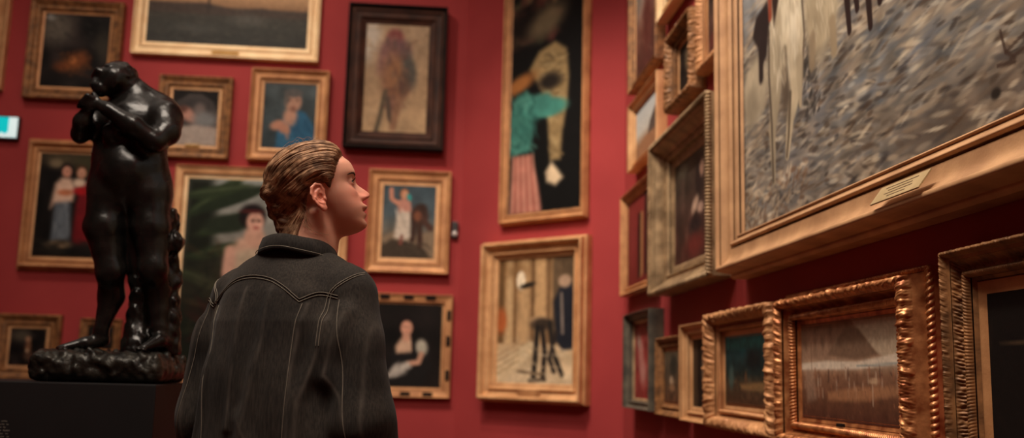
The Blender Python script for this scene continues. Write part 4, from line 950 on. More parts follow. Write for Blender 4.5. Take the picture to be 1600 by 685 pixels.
def G2(a, s): return np.exp(-.5 * (a / s) ** 2)
def skull_sdf(x, y, z):
    return ell((x, y, z), (-2, 0, 43), (92, 73, 67.5))
def sinterp(z, xp, fp, s):
    """table look-up rounded off over s millimetres"""
    g = np.arange(xp[0] - 30, xp[-1] + 30, .5); f = np.interp(g, xp, fp)
    k = np.exp(-.5 * (np.arange(-int(6 * s), int(6 * s) + 1) * .5 / s) ** 2); k /= k.sum()
    f = np.convolve(np.pad(f, len(k) // 2, 'edge'), k, 'valid')
    return np.interp(z, g, f)
def head_sdf(x, y, z):
    ax = np.abs(y)
    zz = np.clip(z, -104, 60)
    xf = sinterp(zz, [-104, -99, -95, -89, -79, -68, -56, -47, -36, -24, -10, 5, 14, 24, 34, 44, 60], [56, 74, 84, 91.5, 94.5, 94, 96, 97, 95.5, 92, 90, 88, 87.5, 90, 93.5, 93, 88], 3.)
    w = sinterp(zz, [-104, -96, -89, -78, -60, -45, -30, -10, 5, 20, 34, 60], [20, 27, 34, 43, 51.5, 56.5, 61, 66, 68, 69, 70, 70], 7.)
    xb = sinterp(zz, [-100, -85, -70, -50, -30, 0, 60], [30, 22, 10, 0, -12, -40, -60], 8.)
    # nose, lips, chin, brows as relief carried by the front of the face
    Hn = sinterp(z - 2.6, [-40, -36.5, -33.5, -31, -27.5, -24, -20.5, -16, -10, -4, 3, 10, 18, 27, 34], [0, .5, 3, 10, 21, 25.8, 26.8, 25.8, 21.5, 16.5, 11, 7, 4.5, 2, 0][:], 1.2)
    sg = np.interp(z, [-40, -30, -22, -12, 0, 12, 30], [9, 8.2, 7.6, 6.6, 5.8, 6.5, 10])
    B = Hn * np.exp(-.5 * (ax / sg) ** 2.2)
    B = B + 9.5 * G2(ax - 12.5, 4.6) * G2(z + 22.9, 5.2)                              # wings of the nose
    B = B - 5. * G2(ax - 6.5, 3) * G2(z + 30.6, 2.4)                                  # nostrils
    B = B - 8.5 * G2(ax - 31, 13) * G2(z - 13, 9) - 4.5 * G2(ax - 15, 6) * G2(z - 11, 8)   # eye sockets
    B = B + 2.5 * G2(ax - 24, 16) * G2(z - 33, 6) + 3. * G2(ax - 40, 15) * G2(z + 9, 12)    # brow, cheekbone
    lw = np.exp(-(ax / 21.) ** 4)
    B = B + 8.6 * np.exp(-.5 * (ax / 15.5) ** 2) * G2(z + 43, 4.6) + 4.5 * np.exp(-.5 * (ax / 13) ** 2) * G2(z + 63, 4.8)
    B = B + 3. * lw * G2(z + 51, 10) - 4.4 * lw * G2(z + 54.2 + .004 * ax ** 2 * -.6, 1.7) - 1.4 * G2(ax, 2.6) * G2(z + 39, 5)
    B = B - 1.8 * G2(ax - 22, 4) * G2(z + 53, 4) - 1.6 * G2(ax, 18) * G2(z + 71.5, 4.5) + 4.4 * G2(ax, 15) * G2(z + 85.5, 8)
    m = sstep(20, 62, x)
    xx = x - B * m
    cx = (xf + xb) / 2; a = (xf - xb) / 2; n = 2.35
    d = ((np.abs(xx - cx) / a) ** n + (ax / w) ** n) ** (1 / n)
    d = (d - 1) * np.minimum(a, w) * .9
    d = smax(d, -97. - z - .02 * (80 - x), 13)
    d = smax(d, z - 62, 12)
    d = smin(d, skull_sdf(x, y, z), 12)
    # eyes: lids over an eyeball, opened by a slit
    ex, ey, ez = x - 73., ax - 31, z - 11.8
    lid = np.sqrt(ex ** 2 + ey ** 2 + ez ** 2) - 13.3
    slit = np.maximum(np.abs(ez - .3 + .012 * ey ** 2 * np.sign(ez)) - (4.6 - .024 * ey ** 2), -(ex - 5))
    lid = smax(lid, -slit, .8)
    lid = smin(lid, np.sqrt((ex) ** 2 + ey ** 2 + ez ** 2) - 11.7, .1)
    d = smin(d, lid, 4.)
    return d

EAR = (6., 70., -15.)
def ear_sdf(x, y, z):
    s = np.abs(y) - EAR[1]; X = x - EAR[0]; Z = z - EAR[2]
    X, Z = X * math.cos(.12) + Z * math.sin(.12), -X * math.sin(.12) + Z * math.cos(.12)
    X, Z = X * 1.07, Z * 1.05; s = s + .42 * (X - 8)                                      # the rim stands away from the head
    P = (X, s, Z)
    plate = ell(P, (-3.5, 3, 4), (14.5, 3.6, 26))
    rim = chain(P, [((9, 3, 4), 3.), ((11, 4, 16), 3.6), ((7, 5.5, 27), 4.), ((-3, 6.5, 31.5), 4.), ((-14, 7, 25), 4.), ((-19, 7, 12), 3.8), ((-18, 6.5, -2), 3.5), ((-12.5, 5.5, -14), 3.5), ((-6, 4.5, -23), 5.)], 2)
    anti = chain(P, [((2, 6, 19), 2.2), ((-8, 6, 13), 2.6), ((-11, 6.5, 2), 2.8), ((-8, 6, -9), 3.), ((-2, 5.5, -13), 3.2)], 2)
    lobe = ell(P, (-2, 4, -24), (8.5, 4.4, 9.5))
    d = smin(smin(plate, rim, 2.2), smin(anti, lobe, 3), 2.)
    d = smax(d, -ell(P, (-1, 8, -1), (8.5, 6.5, 11)), 2.)      # bowl of the ear
    d = smax(d, -chain(P, [((4, 9, 24), 2.6), ((-8, 10, 21), 2.6), ((-14, 10, 8), 2.2)], 1), 1.5)
    d = smin(d, ell(P, (8, 4.5, -5), (4, 4, 6)), 2.)           # tragus
    d = smin(d, ell(P, (2, 5.5, -15.5), (4, 3.4, 4)), 2.)
    return d

def P_img(a, b): return HO + np.array([a, 0, b]) / 1000.
def neck_sdf(P):
    d = chain(P, [(P_img(-10, -20), .05), (P_img(-1, -75), .0515), (P_img(-6, -115), .056), (P_img(-22, -170), .07)], .02)
    s = cap(P, P_img(0, -45) + hl * -.06 * 1., P_img(30, -135) + np.array([0, -.012, 0]), .011, .012)   # neck muscle
    return smin(d, s, .02)

def body_upper():
    P, org = grid((-.40, 2.06, 1.385), (-.11, 2.345, 1.71), .0017)
    x, y, z = to_head(P)
    d = head_sdf(x, y, z) / 1000.
    d = smin(d, neck_sdf(P), .016)
    d = smin(d, ear_sdf(x, y, z) / 1000., .003)
    dd = smin(cap(P, from_body((-.12, -.0, 1.385))[0], from_body((.12, 0., 1.385))[0], .045), cap(P, from_body((0, .02, 1.36))[0], from_body((0, .0, 1.40))[0], .07), .03)
    d = smin(d, dd, .03)
    return nets(d, org, 2)
VU, QU = body_upper()

def body_lower():
    P, org = grid((-.34, -.2, -.01), (.34, .32, 1.43), .0062)
    c = lambda pts, k=.02: chain(P, [(p[:3], p[3]) for p in pts], k)
    D = ell(P, (0, 0, .93), (.155, .1, .12))
    D = smin(D, ell(P, (0, .0, 1.12), (.125, .09, .16)), .06)
    D = smin(D, ell(P, (0, .0, 1.28), (.15, .095, .13)), .05)
    for s in (-1, 1):
        D = smin(D, c([(s * .15, 0, 1.355, .045), (s * .2, -.012, 1.1, .037), (s * .222, .05, .885, .025)]), .02)
        # relaxed hand: palm, four fingers of unequal length, thumb
        D = smin(D, c([(s * .222, .05, .885, .024), (s * .224, .06, .85, .024), (s * .224, .068, .80, .026)], .01), .008)
        for k, (l, b) in enumerate(((.066, .014), (.076, .004), (.07, -.008), (.056, -.019))):
            y0 = .066 + b * 1.5
            D = smin(D, c([(s * .224, y0, .80, .0105), (s * .220, y0 + .006, .80 - l * .5, .0098), (s * .208, y0 + .008, .80 - l * .92, .0088)], .004), .002)
        D = smin(D, c([(s * .218, .085, .845, .013), (s * .21, .108, .815, .0115), (s * .203, .112, .782, .0098)], .004), .008)
        D = smin(D, c([(s * .085, 0, .87, .085), (s * .095, .005, .48, .052), (s * .1, -.02, .3, .05), (s * .105, -.03, .09, .032)]), .04)
        D = smin(D, c([(s * .105, -.045, .05, .036), (s * .115, .06, .045, .034), (s * .125, .15, .032, .026)]), .02)
    return nets(D, org, 2)
VL, QL = body_lower()
VLw = from_body(VL)
# skin colours, with redder lips, cheeks, ear and nose
qx, qy, qz = to_head(VU.T)
skin = np.tile(np.array(L3(226, 164, 138)), (len(VU), 1))
def tint(mask, col, a):
    global skin
    m = (mask * a)[:, None]; skin = skin * (1 - m) + np.array(L3(*col)) * m
tint(G2(np.abs(qy) - 40, 16) * G2(qz + 18, 18) * (qx > 40), (222, 126, 106), .55)
tint(np.exp(-.5 * (np.abs(qy) / 14) ** 2) * G2(qz + 22, 12) * (qx > 90), (220, 122, 104), .6)
tint(sstep(1, .6, np.sqrt((np.abs(qy) / 23) ** 2 + ((qz + 54) / 13.5) ** 2)) * (qx > 88), (168, 72, 66), .8)
tint(np.exp(-((qx - EAR[0] + 2) / 24) ** 4 - ((qz - EAR[2]) / 38) ** 4) * sstep(66, 72, np.abs(qy)), (224, 122, 98), .6)
tint(G2(np.abs(qy) - 31, 12) * G2(qz - 8, 8) * (qx > 60), (176, 108, 90), .5)
skinL = np.tile(np.array(L3(226, 164, 138)), (len(VL), 1))
me = mesh_from('body', np.concatenate([VU, VLw]) - PL, np.concatenate([QU, QL + len(VU)]))
set_col(me, np.concatenate([skin, skinL]))
obj('body', me, M['skin'], person)

# eyes
def mat_eye():
    m, nt, b = new_mat('eye')
    tc = N(nt, 'ShaderNodeTexCoord'); sx = N(nt, 'ShaderNodeSeparateXYZ'); nt.links.new(tc.outputs['Object'], sx.inputs[0])
    cr = N(nt, 'ShaderNodeValToRGB'); cr.color_ramp.interpolation = 'LINEAR'
    e = cr.color_ramp.elements; e[0].position = .0; e[0].color = (*L3(205, 190, 180), 1); e[1].position = 1.; e[1].color = (.01, .01, .01, 1)
    for pos, c in ((.80, L3(200, 185, 175)), (.83, L3(52, 58, 62)), (.93, L3(80, 92, 96)), (.95, (.01, .01, .01))):
        q = e.new(pos); q.color = (*c, 1)
    mr = N(nt, 'ShaderNodeMapRange'); mr.inputs['From Min'].default_value = -.0118; mr.inputs['From Max'].default_value = .0118
    nt.links.new(sx.outputs['X'], mr.inputs['Value']); nt.links.new(mr.outputs['Result'], cr.inputs['Fac']); nt.links.new(cr.outputs['Color'], b.inputs['Base Color'])
    b.inputs['Roughness'].default_value = .08
    return m
M['eye'] = mat_eye()
for s in (-1, 1):
    bm = bmesh.new(); bmesh.ops.create_uvsphere(bm, u_segments=32, v_segments=24, radius=.0118)
    e = bm_obj('eye', bm, M['eye'], person, smooth=True)
    e.location = from_head((73.2, s * 31, 11.8))[0] - PL; e.rotation_euler = (0, -TL - .05, YW)
bvh_body = BVHTree.FromPolygons([tuple(v) for v in VU], [tuple(q) for q in QU])
rb = random.Random(3)
D0 = from_head((0, 0, 0))[0]
for s in (-1, 1):
    lash, BP = [], []
    for i in range(26):
        t = i / 25; yy = 31 + (t - .5) * 21; e2 = (yy - 31)
        zt = 11.8 + 4.4 - .024 * e2 ** 2; xx = 73. + math.sqrt(max(1, 13.5 ** 2 - e2 ** 2 - (zt - 11.8) ** 2))
        a = np.array([xx, s * yy, zt]); dr = np.array([1., s * (e2 * .05 + .2), .35]); dr /= np.linalg.norm(dr)
        lash.append(from_head([a - dr * .6, a + dr * 3.6, a + dr * 6.5 + np.array([0, 0, 2.2])]) - PL)
    tube_curve('eyelashes', lash, .00042, M['brow'], person, taper=([0, 1], [1, .35]))
    for i in range(90):
        t = rb.random(); yy = 14 + t * 34; zb = 27.5 + 5.5 * math.sin(t * 2.2) - 2.5 * t * t * 1.6 + rb.uniform(-1.6, 1.6) * (1 - .5 * t)
        a = from_head((140, s * yy, zb))[0]; dr = D0 - from_head((1, 0, 0))[0]; dr /= np.linalg.norm(dr)
        h = bvh_body.ray_cast(Vector(a), Vector(dr))
        if h[0] is None: continue
        p0 = np.array(h[0]); p1 = p0 + from_head((-3.5 * t - .5, s * 6., 2.4 - 3.2 * t))[0] - D0
        h2 = bvh_body.find_nearest(Vector(p1)); p1 = np.array(h2[0]) + np.array(h2[1]) * .0006
        BP.append(np.array([p0 + np.array(h[1]) * -.0002, (p0 + p1) / 2 + np.array(h[1]) * .0007, p1]) - PL)
    tube_curve('eyebrow', BP, .0006, M['brow'], person, taper=([0, .5, 1], [.8, 1, .4]))

# hair: a swept-back mass whose thickness falls to nothing along the hairline
HP = np.array([(80, 80), (66, 66), (55, 50), (46, 33), (38, 14), (32, -2), (24, 2), (18, 14), (4, 25), (-12, 17), (-20, 0), (-24, -22), (-34, -46), (-50, -74), (-60, -100), (-140, -100), (-140, 140), (80, 140)], float)
def poly_sd(X, Z, P):
    ins = np.zeros(np.broadcast(X, Z).shape, bool); D = np.full(ins.shape, 1e3)
    for (ax, ay), (bx, by) in zip(P, np.roll(P, -1, 0)):
        dx, dy = bx - ax, by - ay
        t = np.clip(((X - ax) * dx + (Z - ay) * dy) / (dx * dx + dy * dy), 0, 1)
        D = np.minimum(D, np.hypot(X - ax - t * dx, Z - ay - t * dy))
        ins ^= ((ay > Z) != (by > Z)) & (X < (bx - ax) * (Z - ay) / (by - ay + 1e-12) + ax)
    return np.where(ins, D, -D)
WH = Wob(21, 14, .012, .05)
def hair_mesh():
    P, org = grid((-.43, 2.07, 1.43), (-.16, 2.335, 1.73), .0021)
    x, y, z = to_head(P)
    base = smin(smin(head_sdf(x, y, z) / 1000., neck_sdf(P), .016) * 1000, skull_sdf(x, y, z), 6)
    sd = poly_sd(x, z, HP)
    th = -3. + 13. * sstep(-3, 17, sd) + 1 * sstep(10, 70, z) * sstep(10, 40, sd)
    th = th + 1.1 * np.sin(.17 * (z + .25 * x) + .05 * y + 2 * WH(x, y, z)) * sstep(4, 20, sd)
    d = base - th
    bun = ell((x, y, z), (-96, -4, 27), (20, 42, 20))
    bun = smin(bun, ell((x, y, z), (-84, 0, -8), (24, 38, 30)), 8)
    bun = smin(bun, ell((x, y, z), (-74, 0, -48), (24, 36, 34)), 10)
    bun = bun + 1.5 * np.sin(.42 * z + .1 * x + 2 * WH(x, y, z))
    d = smin(d, bun, 7)
    return nets(d / 1000., org, 2)
VH, QH = hair_mesh()
hair = obj('hair', mesh_from('hair', VH - PL, QH), M['hair'], person)
bvh_hair = BVHTree.FromPolygons([tuple(v) for v in VH], [tuple(q) for q in QH])
HC = np.array([-8., 0, 30.])
def proj_hair(q, lift):
    """head-local point pushed out onto the hair surface, seen from the middle of the head"""
    dr = q - HC; dr /= np.linalg.norm(dr)
    a = from_head(HC + dr * 190)[0]; b = from_head(HC)[0]; w = b - a; w /= np.linalg.norm(w)
    h = bvh_hair.ray_cast(Vector(a), Vector(w))
    if h[0] is None: return None
    return np.array(h[0]) - w * lift / 1000.
rh = np.random.RandomState(8)
def strand(ctrl, lift, jit, n=16):
    c = crom(ctrl, 6); idx = np.linspace(0, len(c) - 1, n).astype(int); c = c[idx]
    ph = rh.uniform(0, 6.28); out = []
    for i, q in enumerate(c):
        t = i / (n - 1)
        q = q + jit * np.array([math.sin(ph + 3 * t), math.sin(2 * ph + 4 * t), math.cos(ph + 3.4 * t)])
        p = proj_hair(q, lift * math.sin(PI * min(1, t * 1.15 + .05)) + .1)
        if p is None: return None
        out.append(p - PL)
    return np.array(out)
# flow lines, from the hairline back over the ear to the roll, given on the near side and mirrored
FL = []
for s in (-1, 1):
    FL += [([(80, s * 6, 82), (50, s * 20, 112), (0, s * 28, 122), (-50, s * 26, 104), (-88, s * 18, 66), (-104, s * 14, 40)], 1.),
           ([(76, s * 24, 80), (46, s * 40, 102), (0, s * 50, 108), (-50, s * 44, 88), (-86, s * 30, 56), (-104, s * 20, 32)], 1.),
           ([(68, s * 40, 72), (40, s * 56, 84), (0, s * 66, 88), (-48, s * 58, 68), (-84, s * 40, 42), (-104, s * 22, 20)], 1.),
           ([(60, s * 52, 58), (34, s * 64, 64), (0, s * 72, 64), (-44, s * 66, 48), (-80, s * 46, 28), (-102, s * 24, 10)], 1.),
           ([(52, s * 60, 42), (28, s * 68, 44), (-4, s * 74, 42), (-42, s * 68, 26), (-76, s * 48, 10), (-98, s * 24, -4)], 1.),
           ([(42, s * 64, 24), (22, s * 69, 28), (-8, s * 74, 24), (-40, s * 68, 6), (-72, s * 48, -10), (-94, s * 22, -20)], .8),
           ([(-14, s * 70, 8), (-26, s * 66, -2), (-44, s * 60, -14), (-66, s * 48, -30), (-86, s * 24, -38)], .6),
           ([(-24, s * 64, -18), (-38, s * 58, -30), (-56, s * 48, -46), (-76, s * 26, -58)], .5),
           ([(-34, s * 56, -44), (-48, s * 48, -56), (-66, s * 32, -70), (-80, s * 14, -76)], .4)]
strands, fly, fly2 = [], [], []
LOCK = [(rh.uniform(0, 6.28), rh.uniform(.2, 4.)) for k in range(200)]
half = len(FL) // 2
for side in range(2):
    L = FL[side * half:(side + 1) * half]
    for i in range(len(L) - 1):
        a, b = L[i][0], L[i + 1][0]
        ca, cb = crom(a, 4), crom(b, 4)
        m = 12
        ca = ca[np.linspace(0, len(ca) - 1, m).astype(int)]; cb = cb[np.linspace(0, len(cb) - 1, m).astype(int)]
        n = int((150 if side == 0 else 60) * L[i][1])
        for k in range(n):
            t = rh.uniform(-.15, 1.1); c = ca * (1 - t) + cb * t
            lk = LOCK[i * 9 + int((t + .2) * 6) + side * 90]
            w_ = np.linspace(0, 1, m); c = c + (3.6 * np.sin(lk[0] + 7. * w_) * np.sin(PI * w_))[:, None] * np.array([.25, 0, 1.])
            i0 = rh.choice([0, 0, 0, 1, 2, 3, 4]); i1 = m - rh.choice([0, 0, 0, 1, 2, 3])
            q = strand(c[i0:i1], max(.1, lk[1] + rh.uniform(-.8, .8)), rh.uniform(.3, 1.3))
            if q is not None: strands.append(q)
for k in range(240):                                   # the rolled twist at the back
    s = -1 if k % 3 else 1
    z0 = rh.uniform(4, 50); z1 = z0 * .8 + rh.uniform(-6, 4)
    q = strand(np.array([(-66, s * 48, z0 + 8), (-82, s * 40, z0 + 3), (-98, s * 26, z0 - 2), (-108, s * 8, z1), (-106, -s * 14, z1 - 4)], float)[:rh.choice([4, 5])], rh.uniform(.2, 2.), rh.uniform(.4, 1.6), 12)
    if q is not None: strands.append(q)
for k in range(110):                                   # gathered ends falling to the nape
    s = -1 if k % 3 else 1
    q = strand(np.array([(-98, s * rh.uniform(5, 30), rh.uniform(-6, 8)), (-100, s * rh.uniform(4, 26), -20), (-94, s * rh.uniform(2, 24), -44), (-84, s * rh.uniform(2, 22), -66)]), rh.uniform(.2, 2.), rh.uniform(.4, 1.6), 12)
    if q is not None: strands.append(q)
tube_curve('hair_strands', strands, .00062, M['hair_strand'], hair, taper=([0, .15, .8, 1], [.5, 1, .9, .3]))
for k in range(30):                                    # loose flyaway hairs
    z0 = rh.uniform(-50, 0); s = -1
    z0 = rh.uniform(-58, -10); e = rh.uniform(-12, 22); q = np.array([(-26 + rh.uniform(-16, 4) + z0 * .2, s * 62, z0), (-26 + e * .2 + z0 * .2, s * 64, z0 - 16), (-26 + e + z0 * .2, s * 62, z0 - 30), (-24 + e * 2.1 + z0 * .2, s * 57, z0 - 40)], float)
    if k % 2:
        x0 = rh.uniform(-90, 60); q = np.array([(x0, rh.uniform(-40, 10), 112), (x0 - 18, rh.uniform(-40, 10), 131 + rh.uniform(0, 5)), (x0 - 40, rh.uniform(-40, 10), 126 + rh.uniform(-8, 6))], float); q[:, 2] -= (np.abs(q[:, 0]) / 95) ** 2 * 48
    (fly if k % 2 else fly2).append(from_head(crom(q, 5)) - PL)
for f_ in (fly, fly2):
    tube_curve('flyaway_hairs', f_, .00035, M['hair_strand'], hair, taper=([0, 1], [1, .4]))

# jacket (torso coordinates: right, forward, up)
WJ = Wob(31, 14, 2.5, 9.)
RIDGE = [  # raised pleats and folds: polyline, height, width
    ([(-.105, -.13, 1.33), (-.11, -.14, 1.2), (-.12, -.15, 1.0)], .006, .008), ([(-.03, -.13, 1.37), (-.028, -.14, 1.22), (-.03, -.15, 1.08)], .005, .007),
    ([(.035, -.13, 1.38), (.04, -.14, 1.26), (.018, -.15, 1.12), (-.01, -.15, .98)], .007, .009), ([(.115, -.12, 1.335), (.105, -.13, 1.2), (.115, -.14, 1.02)], .006, .008),
    ([(.16, -.10, 1.33), (.15, -.11, 1.24), (.125, -.13, 1.14), (.13, -.14, 1.0)], .009, .012), ([(.19, -.07, 1.32), (.172, -.09, 1.25), (.165, -.09, 1.19)], .012, .014),
    ([(.168, -.08, 1.19), (.2, -.085, 1.15), (.22, -.085, 1.08)], .010, .013), ([(.23, -.07, 1.33), (.235, -.085, 1.2), (.25, -.08, 1.05)], .004, .010),
    ([(-.16, -.09, 1.33), (-.15, -.11, 1.2), (-.15, -.12, 1.05)], .008, .012), ([(-.2, -.06, 1.3), (-.215, -.075, 1.18), (-.205, -.08, 1.05)], .008, .012), ([(.0, -.15, 1.1), (.05, -.15, 1.02), (.08, -.15, .95)], .006, .012)]
def jacket():
    P, org = grid((-.33, -.22, .9), (.33, .24, 1.5), .0038)
    x, y, z = P; ax = np.abs(x)
    a = np.interp(z, [.9, 1.06, 1.2, 1.3, 1.36, 1.4, 1.44, 1.48], [.19, .19, .182, .172, .152, .118, .074, .055])
    b = np.interp(z, [.9, 1.06, 1.2, 1.3, 1.36, 1.4, 1.44, 1.48], [.15, .146, .14, .132, .116, .098, .075, .06])
    n = 2.5
    d = (((ax / a) ** n + (np.abs(y) / b) ** n) ** (1 / n) - 1) * np.minimum(a, b)
    d = smax(d, z - 1.468, .02)
    PA = (ax, y, z)
    sh = chain(PA, [((0, -.005, 1.397), .06), ((.08, 0, 1.388), .058), ((.142, 0, 1.358), .062)], .02)
    d = smin(d, sh, .03)
    sl = chain(PA, [((.146, 0, 1.356), .063), ((.166, -.006, 1.26), .067), ((.197, -.014, 1.1), .070), ((.218, .03, .98), .064), ((.234, .05, .885), .054)], .02)
    d = smin(d, sl, .010)
    f = 0
    for pl, h, w in RIDGE:
        D = None
        for p, q in zip(pl[:-1], pl[1:]):
            e = cap(P, p, q, 0.); D = e if D is None else np.minimum(D, e)
        f = f + h * np.exp(-(D / (w * 1.6)) ** 2)
    d = d - f * 1.15
    low = sstep(1.36, 1.2, z)
    d = d + (.003 + .0055 * low) * WJ(x * 1.6, y * 1.6, z * .6)
    # yoke: a second layer of cloth over the shoulders with its pointed lower edge
    zy = np.interp(x + .026, [-.24, -.2, -.16, -.125, -.09, -.05, 0, .05, .09, .125, .16, .2, .24], [1.33, 1.345, 1.355, 1.337, 1.366, 1.387, 1.394, 1.387, 1.368, 1.343, 1.36, 1.352, 1.34])
    d = d - .0022 * sstep(-.0025, .0025, z - zy) * sstep(.19, .165, ax)
    # sleeve seam round the armhole
    s1 = (ax - .165) * .92 - (z - 1.36) * -.22 * 1. + .0 * y
    d = d - .002 * np.exp(-(s1 / .006) ** 2) * sstep(1.2, 1.27, z)
    # hollow: leave a shell open at neck and hem
    inner = d + .012
    op = chain(P, [((0, .01, 1.40), .058), ((0, .01, 1.5), .066)], .01)
    d = smax(d, -op, .003)
    d = smax(d, .925 - z, .003)
    return nets(d, org, 2)
VJ, QJ = jacket()
VJw = from_body(VJ)
me = mesh_from('jacket', VJw - PL, QJ)
wear = np.zeros(len(VJ))
for pl, h, w in RIDGE:
    D = None
    for p, q in zip(pl[:-1], pl[1:]):
        e = cap((VJ[:, 0], np.full(len(VJ), p[1]), VJ[:, 2]), p, (q[0], p[1], q[2]), 0.); D = e if D is None else np.minimum(D, e)
    wear = np.maximum(wear, np.exp(-(D / .0035) ** 2) * (VJ[:, 1] < 0) * (.5 + .5 * WJ(VJ[:, 0] * 4, VJ[:, 1], VJ[:, 2] * 4)).clip(0, 1))
set_col(me, np.repeat((wear * .55)[:, None], 3, 1))
jk = obj('jacket', me, M['denim'], person)
jk['label'] = 'washed black denim jacket with pointed back yoke'
bvh_j = BVHTree.FromPolygons([tuple(v) for v in VJ], [tuple(q) for q in QJ])
def on_jacket(pts, dirs=(0, 1, 0), lift=.0009, n=10):
    """polyline over the jacket: points (right, up) cast forward onto the back, or (r, f, z, direction)"""
    out = []
    for p in crom(pts, n):
        o = Vector((p[0], -.4, p[1])); h = bvh_j.ray_cast(o, Vector(dirs))
        if h[0] is not None:
            out.append(np.array(h[0]) + np.array(h[1]) * lift)
    return from_body(np.array(out)) - PL
yk = [(-.21, 1.35), (-.187, 1.352), (-.160, 1.337)], [(-.160, 1.337), (-.120, 1.366), (-.076, 1.387), (-.026, 1.394), (.024, 1.387), (.064, 1.368), (.099, 1.343)], [(.099, 1.343), (.13, 1.358), (.168, 1.352)]
SEAM = []
for off in (.0015, -.0045):
    SEAM += [on_jacket([(x, z + off) for x, z in p]) for p in yk]
for s in (-1, 1):
    SEAM += [on_jacket([(s * .118 - .012, 1.335), (s * .11 - .008, 1.25), (s * .105, 1.1), (s * .1, .95)])]
    ah = []
    for zz in np.linspace(1.425, 1.25, 24):
        t = (1.425 - zz) / .175
        ah.append((s * (.196 - .052 * sstep(0, .45, t) + .004 * t), zz))
    SEAM += [on_jacket(ah[2:], n=2), on_jacket([(x + s * .006, z) for x, z in ah[2:]], n=2)]
    SEAM += [on_jacket([(s * .172, 1.345), (s * .19, 1.25), (s * .215, 1.1), (s * .235, .98)])]
tube_mesh('stitching', SEAM, .00085, M['thread'], jk, 5)

# collar: stand and fall, open at the front
def collar():
    V, Q = [], []
    n = 72
    prof = [(.0, 1.0), (.004, 1.06), (.010, 1.03), (.0145, .55), (.0165, .1), (.0150, .0), (.0125, .02), (.010, .5), (.006, .85), (.003, .5), (.001, -.25)]
    m = len(prof)
    for i in range(n):
        t = i / (n - 1) * 2 - 1; ph = t * math.radians(158)                      # from one collar end round the back to the other
        back = .5 + .5 * math.cos(ph)
        H = .034 + .016 * (1 - back); top = 1.484 - .038 * (1 - back) ** 1.2
        for du, hz in prof:
            R = .0635 + du * (1.2 + .6 * (1 - back)); w = 1 + .06 * math.sin(3 * ph)
            z = top - H * (1 - hz) + .0015 * math.sin(5 * ph + 1)
            V.append((math.sin(ph) * R * 1.02, -math.cos(ph) * R * 1.06 + .004, z))
    for i in range(n - 1):
        for j in range(m - 1):
            Q.append((i * m + j, (i + 1) * m + j, (i + 1) * m + j + 1, i * m + j + 1))
    return np.array(V), np.array(Q), n, m, prof
V, Q, n, m, prof = collar()
off = np.array([.012, -.006, 0])
V = V + off
col = obj('collar', mesh_from('collar', from_body(V) - PL, Q), M['denim'], jk)
G_ = V.reshape(n, m, 3)
tube_mesh('collar_stitching', [from_body(G_[3:-3, 4] + np.array([0, 0, .004]) + (G_[3:-3, 4] - off - np.array([0, 0, 1.46])) * np.array([.03, .03, 0])) - PL], .0008, M['thread'], col, 5)
def cuffs():
    for s in (-1, 1):
        P, org = grid((min(s * .16, s * .3), -.06, .855), (max(s * .16, s * .3), .14, .935), .005)
        d = chain(P, [((s * .2335, .046, .92), .0585), ((s * .2355, .053, .868), .0545)], .01)
        d = smax(d, .862 - P[2], .003); d = smax(d, P[2] - .926, .003); d = smax(d, -chain(P, [((s * .2335, .046, .90), .03), ((s * .237, .056, .85), .036)], .01), .003)
        V, Q = nets(d, org, 2)
        obj('cuff', mesh_from('cuff', from_body(V) - PL, Q), M['denim'], jk)
cuffs()
def trousers():
    P, org = grid((-.22, -.2, .07), (.22, .2, 1.0), .007)
    D = smax(ell(P, (0, 0, .9), (.17, .118, .14)), P[2] - .98, .004)
    for s in (-1, 1):
        D = smin(D, chain(P, [((s * .09, 0, .86), .098), ((s * .098, .006, .48), .07), ((s * .102, -.015, .3), .068), ((s * .106, -.028, .1), .06)], .03), .03)
    D = D + .003 * WJ(P[0], P[1], P[2]); D = smax(D, .095 - P[2], .003)
    return nets(D, org, 2)
V, Q = trousers()
obj('trousers', mesh_from('trousers', from_body(V) - PL, Q), M['trousers'], person)
for s in (-1, 1):
    P, org = grid((min(s * .04, s * .2), -.12, -.02), (max(s * .04, s * .2), .24, .14), .006)
    D = chain(P, [((s * .105, -.045, .055), .046), ((s * .115, .06, .05), .046), ((s * .126, .155, .036), .036)], .03)
    D = smin(D, cap(P, (s * .105, -.035, .05), (s * .106, -.032, .12), .046, .044), .02)
    D = smax(D, .0015 - P[2], .002); D = smax(D, P[2] - .125, .003)
    V, Q = nets(D, org, 2); V[:, 2] -= V[:, 2].min() - .0005
    obj('shoe', mesh_from('shoe', from_body(V) - PL, Q), M['leather'], person)

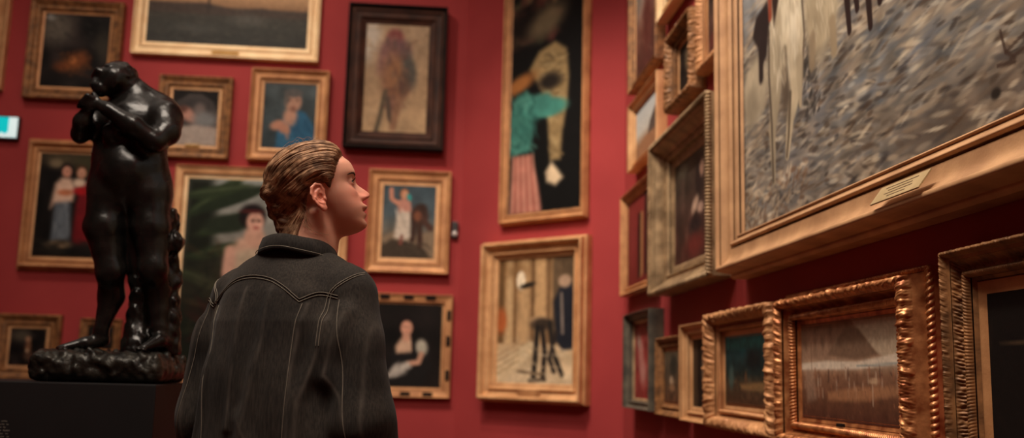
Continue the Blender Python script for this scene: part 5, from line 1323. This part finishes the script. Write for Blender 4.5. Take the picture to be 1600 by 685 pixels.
# ------------------------------------------------------------------ light
def spot(name, loc, tgt, energy, size=70, blend=.8, rad=.04, col=(1., .86, .71)):
    l = bpy.data.lights.new(name, 'SPOT'); l.energy = energy; l.spot_size = math.radians(size); l.spot_blend = blend; l.shadow_soft_size = rad; l.color = col
    o = link(bpy.data.objects.new(name, l)); o.location = loc
    o.rotation_euler = (Vector(tgt) - Vector(loc)).to_track_quat('-Z', 'Y').to_euler()
def area(name, loc, tgt, energy, sx, sy, col=(1., .86, .72)):
    l = bpy.data.lights.new(name, 'AREA'); l.shape = 'RECTANGLE'; l.size = sx; l.size_y = sy; l.energy = energy; l.color = col
    o = link(bpy.data.objects.new(name, l)); o.location = loc
    o.rotation_euler = (Vector(tgt) - Vector(loc)).to_track_quat('-Z', 'Y').to_euler()
LK = 1.
spot('track_spot_back_a', (-2.7, 4.7, 5.1), (-1.9, 7.0, 2.3), 100 * LK, 62, 1.)
spot('track_spot_back_b', (-1.6, 4.6, 5.1), (-.6, 7.0, 2.2), 195 * LK, 75, 1.)
spot('track_spot_corner', (-.6, 4.3, 5.1), (.8, 6.4, 1.2), 440 * LK, 58, 1.)
spot('track_spot_right_a', (-.3, 4.8, 5.1), (1.2, 5.3, 1.3), 260 * LK, 70, 1.)
spot('track_spot_right_b', (-.4, 3.2, 5.1), (1.2, 3.5, 1.6), 260 * LK, 75, 1., .09)
spot('track_spot_right_c', (-.5, 1.6, 5.1), (1.2, 2.4, 1.7), 215 * LK, 75, 1., .09)
area('visitor_fill', (-.5, 1.0, 5.2), (-.4, 2.2, 1.3), 215 * LK, 2.2, 1.6)  # unseen soft fill from above, added to brighten the visitor
area('ambient_fill', (-2., 3.5, 5.2), (-2., 3.5, 0), 26 * LK, 4., 4.)  # added ambient fill under the ceiling, no real opening there

# ------------------------------------------------------------------ camera: 35 mm, slightly raised and turned right
cam = bpy.data.cameras.new('camera'); cam.lens = 1555. / 1600 * 36; cam.sensor_width = 36.; cam.clip_start = .05
co = link(bpy.data.objects.new('camera', cam))
R = Matrix(((0.99600916, -0.03805523, -0.08073137), (-0.08565417, -0.15336386, -0.98445055), (0.02508222, 0.98743675, -0.15601139)))
co.matrix_world = Matrix.Translation((0, 0, 1.2)) @ R.to_4x4()
cam.dof.use_dof = True; cam.dof.focus_distance = 2.2; cam.dof.aperture_fstop = 2.4
SC.camera = co
w = bpy.data.worlds.new('room_dark'); SC.world = w; w.use_nodes = True
w.node_tree.nodes['Background'].inputs['Color'].default_value = (.02, .017, .015, 1)
SC.view_settings.view_transform = 'Standard'
SC.view_settings.look = 'None'
SC.view_settings.exposure = 0.
